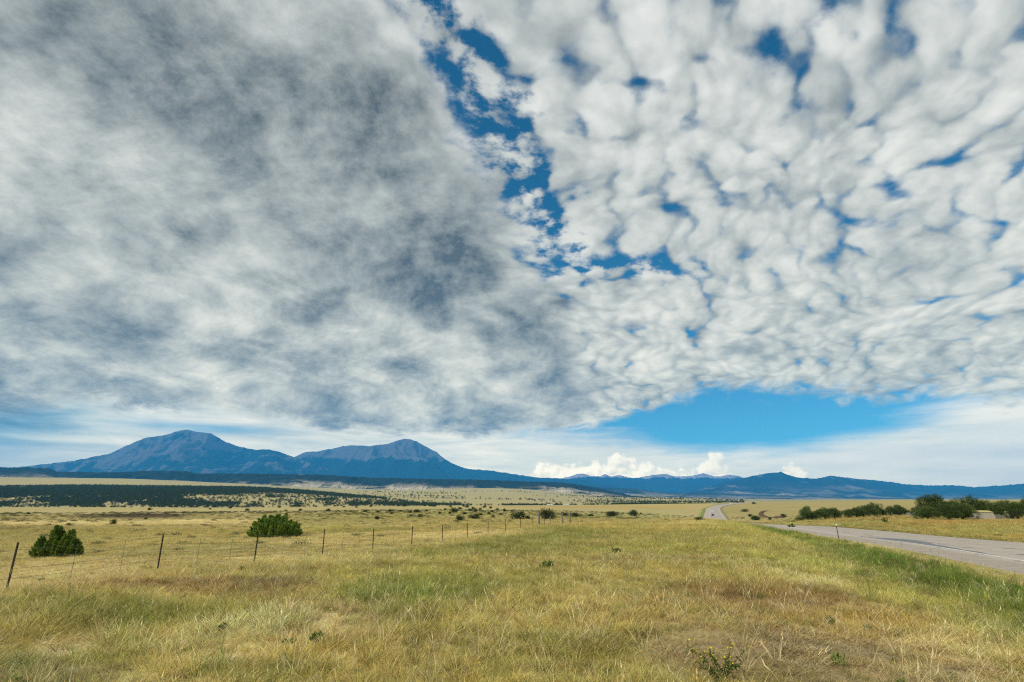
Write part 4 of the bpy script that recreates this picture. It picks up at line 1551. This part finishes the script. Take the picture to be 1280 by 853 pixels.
# ------------------------------------------------------------------ grass: tuft prototypes, scattered as stuff
def grass_mat(dry=.22, trans=.35, seed_col=(.64, .51, .25)):
    def b(g, out):
        t = attr(g, 'tint', 'INSTANCER')
        r = attr(g, 'blade', out='Fac')             # random per blade
        h = attr(g, 'along', out='Fac')             # 0 at the root, 1 at the tip
        c = g.cscale(t, g.add(.50, g.mul(r, .95)))
        w = g.mul(g.ss(r, 1 - dry, 1 - dry + .12), .55)
        c = g.mix(w, c, (*seed_col, 1))
        c = g.mix(g.mul(g.ss(h, .45, 1.0), .18), c, (*seed_col, 1))
        d = g.new('ShaderNodeBsdfDiffuse'); g.put(d.inputs[0], c)
        tr = g.new('ShaderNodeBsdfTranslucent'); g.put(tr.inputs[0], c)
        mx = g.new('ShaderNodeMixShader'); mx.inputs[0].default_value = trans
        g.nt.links.new(d.outputs[0], mx.inputs[1]); g.nt.links.new(tr.outputs[0], mx.inputs[2])
        g.nt.links.new(mx.outputs[0], out.inputs[0])
    return b


M_GRASS = mat('dry_grass', grass_mat())
M_LUSH = mat('green_grass', grass_mat(.10, .40, (.36, .36, .12)))
M_SAGE = mat('sage_clump', grass_mat(.12, .15, (.30, .28, .15)))


def tuft(name, seed, n, rad, hmin, hmax, wid, lean, mtl, stalks=0, segs=3):
    rng = np.random.default_rng(seed)
    V, F3, BL, AL = [], [], [], []
    off = 0
    tot = n + stalks
    for i in range(tot):
        st = i >= n
        a = rng.uniform(0, 6.283)
        q = rad * math.sqrt(rng.uniform(0, 1))
        bx, by = q * math.cos(a), q * math.sin(a)
        h = rng.uniform(hmin, hmax) * (1.5 if st else 1.0)
        la = a + rng.normal(0, .9)
        ln = abs(rng.normal(lean, lean * .6)) * (.5 if st else 1.0)
        curl = rng.uniform(.2, 1.0) * (.4 if st else 1.0)
        w = wid * rng.uniform(.6, 1.25) * (.55 if st else 1.0)
        fa = rng.uniform(0, 3.14)
        sx, sy = math.cos(fa) * w * .5, math.sin(fa) * w * .5
        r = rng.uniform(0, 1)
        pts = []
        for k in range(segs + 1):
            t = k / segs
            d = h * (ln * t + curl * .6 * t * t * (1 if not st else .5))
            pts.append((bx + math.cos(la) * d, by + math.sin(la) * d, h * (t - .28 * curl * t * t) - .03 * (k == 0)))
        if st:
            prof = [1, .8, .8, .0]
        else:
            prof = [.8, 1, .7, .0]
        for k in range(segs):
            p, s = pts[k], prof[min(k, 3)]
            V += [(p[0] - sx * s, p[1] - sy * s, p[2]), (p[0] + sx * s, p[1] + sy * s, p[2])]
            AL += [k / segs] * 2
        V.append(pts[segs]); AL.append(1.0)
        m = 2 * segs + 1
        for k in range(segs - 1):
            o = off + 2 * k
            F3 += [(o, o + 1, o + 3), (o, o + 3, o + 2)]
        F3.append((off + 2 * segs - 2, off + 2 * segs - 1, off + 2 * segs))
        BL += [r] * m
        off += m
        if st:                                       # seed head
            p = Vector(pts[segs]); hw = w * 1.6 + .002; hl = h * .16
            dirv = (Vector(pts[segs]) - Vector(pts[segs - 1])).normalized()
            V += [tuple(p - dirv * hl), (p.x - math.cos(fa) * hw, p.y - math.sin(fa) * hw, p.z - hl * .4), (p.x + math.cos(fa) * hw, p.y + math.sin(fa) * hw, p.z - hl * .4), tuple(p + dirv * hl * .5)]
            F3 += [(off, off + 2, off + 1), (off + 1, off + 2, off + 3)]
            BL += [.70] * 4; AL += [1.0] * 4
            off += 4
    me = np_mesh(name, V, F3, mtl, False)
    set_attr(me, 'blade', BL); set_attr(me, 'along', AL)
    return bpy.data.objects.new(name, me)


def leafy(name, seed, n, rad, h, size, mtl):
    rng = np.random.default_rng(seed)
    d = rng.normal(0, 1, (n, 3)); d[:, 2] = np.abs(d[:, 2]); d /= np.linalg.norm(d, axis=1)[:, None]
    p = d * np.array([rad, rad, h]) * rng.uniform(.35, 1, (n, 1))
    me = leaves_mesh(name, p, d + np.array([0, 0, .5]), size, rng.uniform(0, 1, n), mtl, rng, .4)
    set_attr(me, 'blade', np.repeat(rng.uniform(0, 1, n), 4)); set_attr(me, 'along', np.tile([0, .5, 1, .5], n))
    return bpy.data.objects.new(name, me)


M_WOODS = mat('far_woods_foliage', leaf_mat((.026, .042, .010), (.085, .105, .030), .1))
KINDS = bpy.data.collections.new('grass_kinds')      # not linked to the scene: prototypes only
PROTO = []
for i in range(4):   # 0-3 fine dry tufts
    PROTO.append(tuft('g%02d_dry' % i, 10 + i, 34, .15, .10, .28, .0085, .60, M_GRASS, stalks=0))
for i in range(3):   # 4-6 stalky seed-head tufts
    PROTO.append(tuft('g%02d_stalk' % (4 + i), 30 + i, 18, .10, .14, .28, .0075, .42, M_GRASS, stalks=4))
for i in range(3):   # 7-9 green tufts
    PROTO.append(tuft('g%02d_green' % (7 + i), 50 + i, 38, .14, .14, .34, .0095, .48, M_LUSH, stalks=1))
for i in range(2):   # 10-11 matted short litter
    PROTO.append(tuft('g%02d_mat' % (10 + i), 70 + i, 44, .24, .04, .13, .0085, 1.5, M_GRASS))
for i in range(3):   # 12-14 broad clumps for the middle distance
    PROTO.append(tuft('g%02d_clump' % (12 + i), 90 + i, 70, .45, .12, .28, .016, .5, M_GRASS, stalks=2, segs=2))
for i in range(2):   # 15-16 tall lush
    PROTO.append(tuft('g%02d_lush' % (15 + i), 110 + i, 60, .20, .24, .48, .009, .38, M_LUSH, stalks=3))
for i in range(2):   # 17-18 sage clumps
    PROTO.append(leafy('g%02d_sage' % (17 + i), 130 + i, 220, .42, .34, .07, M_SAGE))
for i in range(2):   # 19-20 broad green clumps
    PROTO.append(tuft('g%02d_gclump' % (19 + i), 150 + i, 70, .45, .16, .34, .018, .42, M_LUSH, stalks=4, segs=2))
for i in range(3):   # 21-23 far trees
    rng_ = np.random.default_rng(170 + i)
    lob = [(rng_.uniform(-1, 1), rng_.uniform(-1, 1), rng_.uniform(1.2, 3.0), 1.3, 1.3, 1.3) for _ in range(5)]
    me_ = crown_round(170 + i, lob, 260, .75, M_WOODS)
    PROTO.append(bpy.data.objects.new('g%02d_tree' % (21 + i), me_))
for i in range(3):   # 24-26 long bent pale stems
    PROTO.append(tuft('g%02d_bent' % (24 + i), 190 + i, 9, .08, .36, .62, .0075, .45, M_GRASS, stalks=2, segs=3))
for i in range(2):   # 27-28 small leafy weeds
    PROTO.append(leafy('g%02d_weed' % (27 + i), 210 + i, 90, .13, .20, .055, M_LUSH))
for o in PROTO:
    KINDS.objects.link(o)


def scatter_group():
    ng = bpy.data.node_groups.new('scatter', 'GeometryNodeTree')
    ng.interface.new_socket('Geometry', in_out='INPUT', socket_type='NodeSocketGeometry')
    ng.interface.new_socket('Geometry', in_out='OUTPUT', socket_type='NodeSocketGeometry')
    N, L = ng.nodes, ng.links
    i, o = N.new('NodeGroupInput'), N.new('NodeGroupOutput')
    ci = N.new('GeometryNodeCollectionInfo')
    ci.inputs['Collection'].default_value = KINDS
    ci.inputs['Separate Children'].default_value = True
    ci.inputs['Reset Children'].default_value = True
    iop = N.new('GeometryNodeInstanceOnPoints')
    iop.inputs['Pick Instance'].default_value = True

    def na(name, typ):
        n = N.new('GeometryNodeInputNamedAttribute')
        n.data_type = typ
        n.inputs['Name'].default_value = name
        return [s for s in n.outputs if s.enabled and s.name == 'Attribute'][0]
    L.new(i.outputs[0], iop.inputs['Points'])
    L.new(ci.outputs[0], iop.inputs['Instance'])
    L.new(na('kind_id', 'INT'), iop.inputs['Instance Index'])
    L.new(na('rot', 'FLOAT_VECTOR'), iop.inputs['Rotation'])
    L.new(na('scl', 'FLOAT_VECTOR'), iop.inputs['Scale'])
    L.new(iop.outputs[0], o.inputs[0])
    return ng


SCATTER = scatter_group()


def scatter(name, x, y, kind, scl, tint, label, tilt=.12, sink=.0):
    rng = np.random.default_rng(len(x))
    n = len(x)
    z = land(x, y) - sink
    me = bpy.data.meshes.new(name)
    me.vertices.add(n)
    me.vertices.foreach_set('co', np.stack([x, y, z], 1).astype(np.float32).ravel())
    rot = np.stack([rng.normal(0, tilt, n), rng.normal(0, tilt, n), rng.uniform(0, 6.283, n)], 1)
    set_attr(me, 'kind_id', kind, 'INT')
    set_attr(me, 'rot', rot, 'FLOAT_VECTOR')
    set_attr(me, 'scl', scl, 'FLOAT_VECTOR')
    set_attr(me, 'tint', tint, 'FLOAT_COLOR')
    o = link(name, me, kind='stuff', label=label)
    md = o.modifiers.new('scatter', 'NODES')
    md.node_group = SCATTER
    return o


def wedge(rng, n, r0, r1, half=46):
    r = np.sqrt(rng.uniform(r0 * r0, r1 * r1, n))
    a = np.radians(rng.uniform(-half, half, n))
    return r * np.sin(a), r * np.cos(a)


def build_grass():
    rng = np.random.default_rng(77)
    X, Y, K, S, T = [], [], [], [], []

    def band(r0, r1, dens, base, lod):
        area = math.radians(92) / 2 * (r1 * r1 - r0 * r0)
        n = int(area * dens)
        x, y = wedge(rng, n, r0, r1)
        jt = (.28 + r0 * .010) * (1 if lod == 0 else 1.6)
        c, _, _ = zone(x + rng.normal(0, jt, n), y + rng.normal(0, jt, n))      # species mix at the edges of patches
        _, h, cv = zone(x, y)
        keep = rng.uniform(0, 1, n) < np.clip(cv, 0, 1)
        x, y, c, h, cv = x[keep], y[keep], c[keep], h[keep], cv[keep]
        n = len(x)
        green = np.clip((c[:, 1] - c[:, 0] * .95) / (c[:, 1] + 1e-6) * 3.5, 0, 1)     # how green the place is
        u = rng.uniform(0, 1, n)
        u2 = rng.uniform(0, 1, n)
        if lod == 0:
            k = np.where(u < .70, rng.integers(0, 4, n), np.where(u < .78, rng.integers(4, 7, n), rng.integers(10, 12, n)))
            k = np.where((h < .82) & (u2 < .80), rng.integers(10, 12, n), k)
            k = np.where(u2 < green * .95, rng.integers(7, 10, n), k)
            k = np.where((green > .8) & (c[:, 1] < .2) & (u2 < .5), rng.integers(15, 17, n), k)
            # scattered weeds of livelier green
            wd = rng.uniform(0, 1, n) < .05
            k = np.where(wd, rng.integers(7, 10, n), k)
            c = np.where(wd[:, None], c * .4 + np.array((.17, .23, .05)) * .6, c)
            dk = rng.uniform(0, 1, n)
            lit = (h < .82) & (rng.uniform(0, 1, n) < .5)
            c = np.where(lit[:, None], c * .45 + np.array(STRAW) * .55 * rng.uniform(.5, 1.1, (n, 1)), c)
            clm = sstep(fbm(x / 2.1, y / 2.1, 85, 2) * 2, .15, .55)
            c = np.where((dk < .03 + .10 * clm)[:, None], np.array((.20, .135, .065)), c)      # dead brown clumps
            c = np.where((dk > .93)[:, None], np.array((.70, .60, .33)), c)                      # bleached tufts
        else:
            k = rng.integers(12, 15, n)
            k = np.where(u2 < green, rng.integers(19, 21, n), k)
        cl = fbm(x / 1.1, y / 1.1, 81, 2) * 2
        sz = base * .92 * rng.uniform(.6, 1.2, n) * np.clip(1 + .55 * cl, .45, 1.6)
        hz = sz * np.clip(h, .4, 2.0) * rng.uniform(.7, 1.12, n)
        c = c * rng.uniform(.68, 1.30, n)[:, None] * (1 + .22 * cl[:, None])
        jit = rng.normal(0, .05, (n, 3)); c = c * (1 + jit)
        X.append(x); Y.append(y); K.append(k)
        S.append(np.stack([sz, sz, hz], 1)); T.append(np.clip(c, .01, .85))

    band(6.5, 14, 55, .95, 0)
    band(14, 26, 36, 1.0, 0)
    band(26, 48, 17, 1.2, 0)
    band(48, 85, 5.0, 1.0, 1)
    band(85, 150, 1.5, 1.25, 1)
    band(150, 300, .28, 1.6, 1)
    # long bent stems and small leafy weeds among the near grass
    for n, r1, kinds, col, s0, s1 in ((900, 24, (24, 27), (.74, .62, .34), .6, 1.1), (110, 34, (27, 29), (.16, .21, .05), .4, 1.0), (80, 26, (27, 29), (.24, .25, .14), .4, .9)):
        x, y = wedge(rng, n, 6.5, r1)
        c, h, cv = zone(x, y)
        k = (cv > .6) & (rng.uniform(0, 1, n) < np.clip(.55 + 1.5 * fbm(x / 3, y / 3, 97, 2), 0, 1))
        x, y = x[k], y[k]; n = len(x)
        s = rng.uniform(s0, s1, n)
        X.append(x); Y.append(y); K.append(rng.integers(kinds[0], kinds[1], n))
        S.append(np.stack([s, s, s * rng.uniform(.7, 1.1, n)], 1))
        T.append(np.clip(np.array(col) * rng.uniform(.7, 1.25, (n, 1)), .01, .85))
    x, y = np.concatenate(X), np.concatenate(Y)
    scatter('grass', x, y, np.concatenate(K), np.vstack(S), np.vstack(T), 'dry and green grass of the verge and prairie')

    # low grey-green clumps dotted over the plain beyond the fence
    n = 6500
    x, y = wedge(rng, n, 42, 420, 44)
    d = fbm(x / 30, y / 30, 91, 2) * 2
    A, B = fence_pos(-2), fence_pos(12)
    side = (B[0] - A[0]) * (y - A[1]) - (B[1] - A[1]) * (x - A[0])
    dr, _ = road_near(x, y)
    keep = (((side > 0) & (y < 75)) | ((y >= 75) & (dr < -8)) | (dr > 9)) & (rng.uniform(0, 1, n) < .55 + .6 * d) & ((dr < 0) | (rng.uniform(0, 1, n) < .35))
    x, y = x[keep], y[keep]
    n = len(x)
    s = rng.uniform(.4, 1.15, n) * (1 + np.hypot(x, y) / 240)
    t = np.where((rng.uniform(0, 1, n) < .55)[:, None], np.array((.085, .09, .035)), np.array((.15, .16, .085))) * rng.uniform(.7, 1.25, (n, 1))
    scatter('sagebrush', x, y, rng.integers(17, 19, n), np.stack([s * 1.25, s * 1.25, s * rng.uniform(.5, .9, n)], 1), t, 'low grey green sage clumps speckling the plain beyond the fence', sink=.02)


build_grass()


# ------------------------------------------------------------------ far woods that read as one mass
def build_woods():
    rng = np.random.default_rng(5)
    def spread(n, s0, s1, y0, y1, dens):
        s = rng.uniform(s0, s1, n); Yv = np.exp(rng.uniform(math.log(y0), math.log(y1), n))
        x, y = s * Yv, Yv
        k = rng.uniform(0, 1, n) < dens(s, Yv)
        return x[k], y[k]
    # dark belt on the left slopes
    def d1(s, Y):
        top = np.interp(s, [-1.0, -.5, -.35, -.24, -.16], [3080, 3000, 2900, 2500, 1900])
        n = fbm(s * 22, np.log(Y) * 16, 3, 3) * 2
        core = (.85 + .15 * sstep(n, -.3, .1)) * sstep(Y, 1500, 1750) * (1 - sstep(Y, top * .99, top * 1.01))
        open_ = sstep(n + np.interp(s, [-.9, -.6, -.45, -.3], [.22, .30, .66, .9]) * (1 - sstep(Y, np.interp(s, [-.6, -.4], [1750, 2150]), np.interp(s, [-.6, -.4], [2000, 2450]))), .20, .40) * (1 - sstep(Y, np.interp(s, [-.6, -.4], [1850, 2250]), np.interp(s, [-.6, -.4], [2100, 2550]))) * .9
        return core * (1 - open_)
    x, y = spread(52000, -1.02, -.13, 1450, 3150, d1)
    # thin belts across the middle
    def d2(s, Y):
        line = np.interp(s, [-.3, -.1, 0, .1, .2, .35], [1750, 1760, 1700, 1650, 1600, 1560])
        n = fbm(s * 30, Y * 0 + 1, 13, 3) * 2
        return np.exp(-((Y - line) / (70 + 60 * n)) ** 2) * sstep(n, -.6, -.1)
    x2, y2 = spread(11000, -.32, .36, 1450, 2200, d2)
    def d3(s, Y):
        n = fbm(s * 18, np.log(Y) * 30, 23, 3) * 2
        m = fbm(s * 5, np.log(Y) * 42, 29, 3) * 2
        return sstep(m, .30, .42) * sstep(s, -.32, -.2) * (.8 - .3 * sstep(s, .0, .2)) + sstep(s, .10, .18) * sstep(m, -.1, .2) * sstep(Y, 2400, 3000) * .8
    x3, y3 = spread(9000, -.34, .40, 2000, 5200, d3)
    x = np.concatenate([x, x2, x3]); y = np.concatenate([y, y2, y3])
    n = len(x)
    s = rng.uniform(.8, 1.5, n) * (1 + (y - 1500) / 6000)
    t = np.tile((.03, .045, .018), (n, 1))
    return scatter('woodland', x, y, rng.integers(21, 24, n), np.stack([s, s, s * rng.uniform(.8, 1.2, n)], 1), t, 'dark pinyon and juniper woods on the far slopes', tilt=0, sink=.3)


build_woods()


# ------------------------------------------------------------------ single plants in the foreground
M_STEM = mat('weed_stem', leaf_mat((.10, .13, .035), (.20, .22, .07)))
M_PETAL = simple('yellow_petals', (.72, .55, .03), .2, 30.0, .7)
M_WEED = mat('weed_leaf', leaf_mat((.055, .10, .022), (.15, .20, .045)))


def flower_weed():
    x, y, z = ground_hit(902, 848)
    t = thing('flowering_weed', 'branching weed with small yellow flowers in the bare foreground', 'plant', (x, y, z))
    rnd = random.Random(4)
    rng = np.random.default_rng(4)
    st = MB()
    heads, LP, LD = [], [], []
    fl = MB()
    n = 8
    vs = [(0, 0, .004)] + [((.016 if k % 2 == 0 else .009) * math.cos(k * math.pi / n), (.016 if k % 2 == 0 else .009) * math.sin(k * math.pi / n), 0) for k in range(2 * n)] + [(0, 0, -.010)]
    fl.add(vs, [(0, k + 1, (k + 1) % (2 * n) + 1) for k in range(2 * n)] + [(2 * n + 1, (k + 1) % (2 * n) + 1, k + 1) for k in range(2 * n)])
    fm = fl.mesh('flower', M_PETAL)
    for i in range(11):
        a = rnd.uniform(0, 6.28)
        h = rnd.uniform(.20, .46)
        sp = rnd.uniform(.15, .48)
        dx, dy = math.cos(a) * sp, math.sin(a) * sp * .7
        p = [(0, 0, -.03), (dx * .35, dy * .35, h * .45), (dx * .8, dy * .8, h * .82), (dx, dy, h)]
        st.tube(p, [.006, .005, .004, .003], 5)
        heads.append(p[-1])
        for k in range(4):
            tt = rnd.uniform(.4, .95)
            q = Vector(p[1]).lerp(Vector(p[3]), tt)
            e = q + Vector((rnd.uniform(-.10, .10), rnd.uniform(-.08, .08), rnd.uniform(.03, .10)))
            st.tube([q, e], [.003, .002], 4)
            if k < 3:
                heads.append(tuple(e))
        for k in range(26):
            tt = rnd.uniform(.05, 1)
            q = Vector(p[0]).lerp(Vector(p[2]), tt)
            LP.append(q + Vector((rnd.uniform(-.04, .04), rnd.uniform(-.04, .04), rnd.uniform(-.02, .04))))
            LD.append((rnd.uniform(-1, 1), rnd.uniform(-1, 1), .4))
    me = st.mesh('stem', M_STEM)
    set_attr(me, 'shade', rng.uniform(0, 1, len(me.vertices)))
    link('stem', me, t)
    link('leaves', leaves_mesh('leaves', np.array([tuple(v) for v in LP]), np.array(LD), .055, rng.uniform(0, 1, len(LP)), M_WEED, rng, .35), t)
    for i, hd in enumerate(heads):
        o = link('flower', fm, t, hd)
        o.rotation_euler = (rnd.uniform(-.9, .5), rnd.uniform(-.7, .7), rnd.uniform(0, 6))
        s = rnd.uniform(.7, 1.25)
        o.scale = (s, s, s)
    return t


flower_weed()


def leafy_weed(px, py, wpx, hpx, label, seed, mtl=None):
    x, y, z = ground_hit(px, py)
    m = y / 735.0
    rng = np.random.default_rng(seed)
    t = thing('leafy_weed', label, 'plant', (x, y, z))
    W, H = wpx * m, hpx * m
    st = MB()
    P, D = [], []
    for k in range(12):
        a = rng.uniform(0, 6.283); q = W * .5 * math.sqrt(rng.uniform(0, 1))
        e = (math.cos(a) * q, math.sin(a) * q, H * rng.uniform(.6, 1.1))
        st.tube([(e[0] * .3, e[1] * .3, -.03), (e[0] * .7, e[1] * .7, e[2] * .6), e], [.006, .005, .002], 4)
        for j in range(22):
            tt = rng.uniform(.1, 1)
            P.append((e[0] * (.3 + .7 * tt) + rng.normal(0, .02), e[1] * (.3 + .7 * tt) + rng.normal(0, .02), e[2] * tt))
            D.append((math.cos(a) + rng.normal(0, .6), math.sin(a) + rng.normal(0, .6), .5))
    me = st.mesh('stem', M_STEM)
    set_attr(me, 'shade', rng.uniform(0, 1, len(me.vertices)))
    link('stem', me, t)
    link('leaves', leaves_mesh('leaves', np.array(P), np.array(D), .05 + .012 * W * 10, rng.uniform(0, 1, len(P)), mtl or M_WEED, rng, .42), t)


leafy_weed(683, 713, 22, 9, 'dark green leafy weed in the middle of the meadow', 21)
leafy_weed(771, 693, 12, 7, 'bright green weed patch on the rise right of the meadow middle', 22)
leafy_weed(363, 806, 12, 9, 'left of two dark green weeds below the pale grass mound', 23)
leafy_weed(395, 804, 16, 12, 'right of two dark green weeds below the pale grass mound', 24)
leafy_weed(1107, 654, 9, 7, 'yellow topped weed on the tawny bank beyond the road', 25)
leafy_weed(278, 790, 10, 9, 'grey green weed at the left end of the pale grass mound', 26)
leafy_weed(990, 660, 10, 5, 'dark green weed at the start of the roadside fringe', 27)
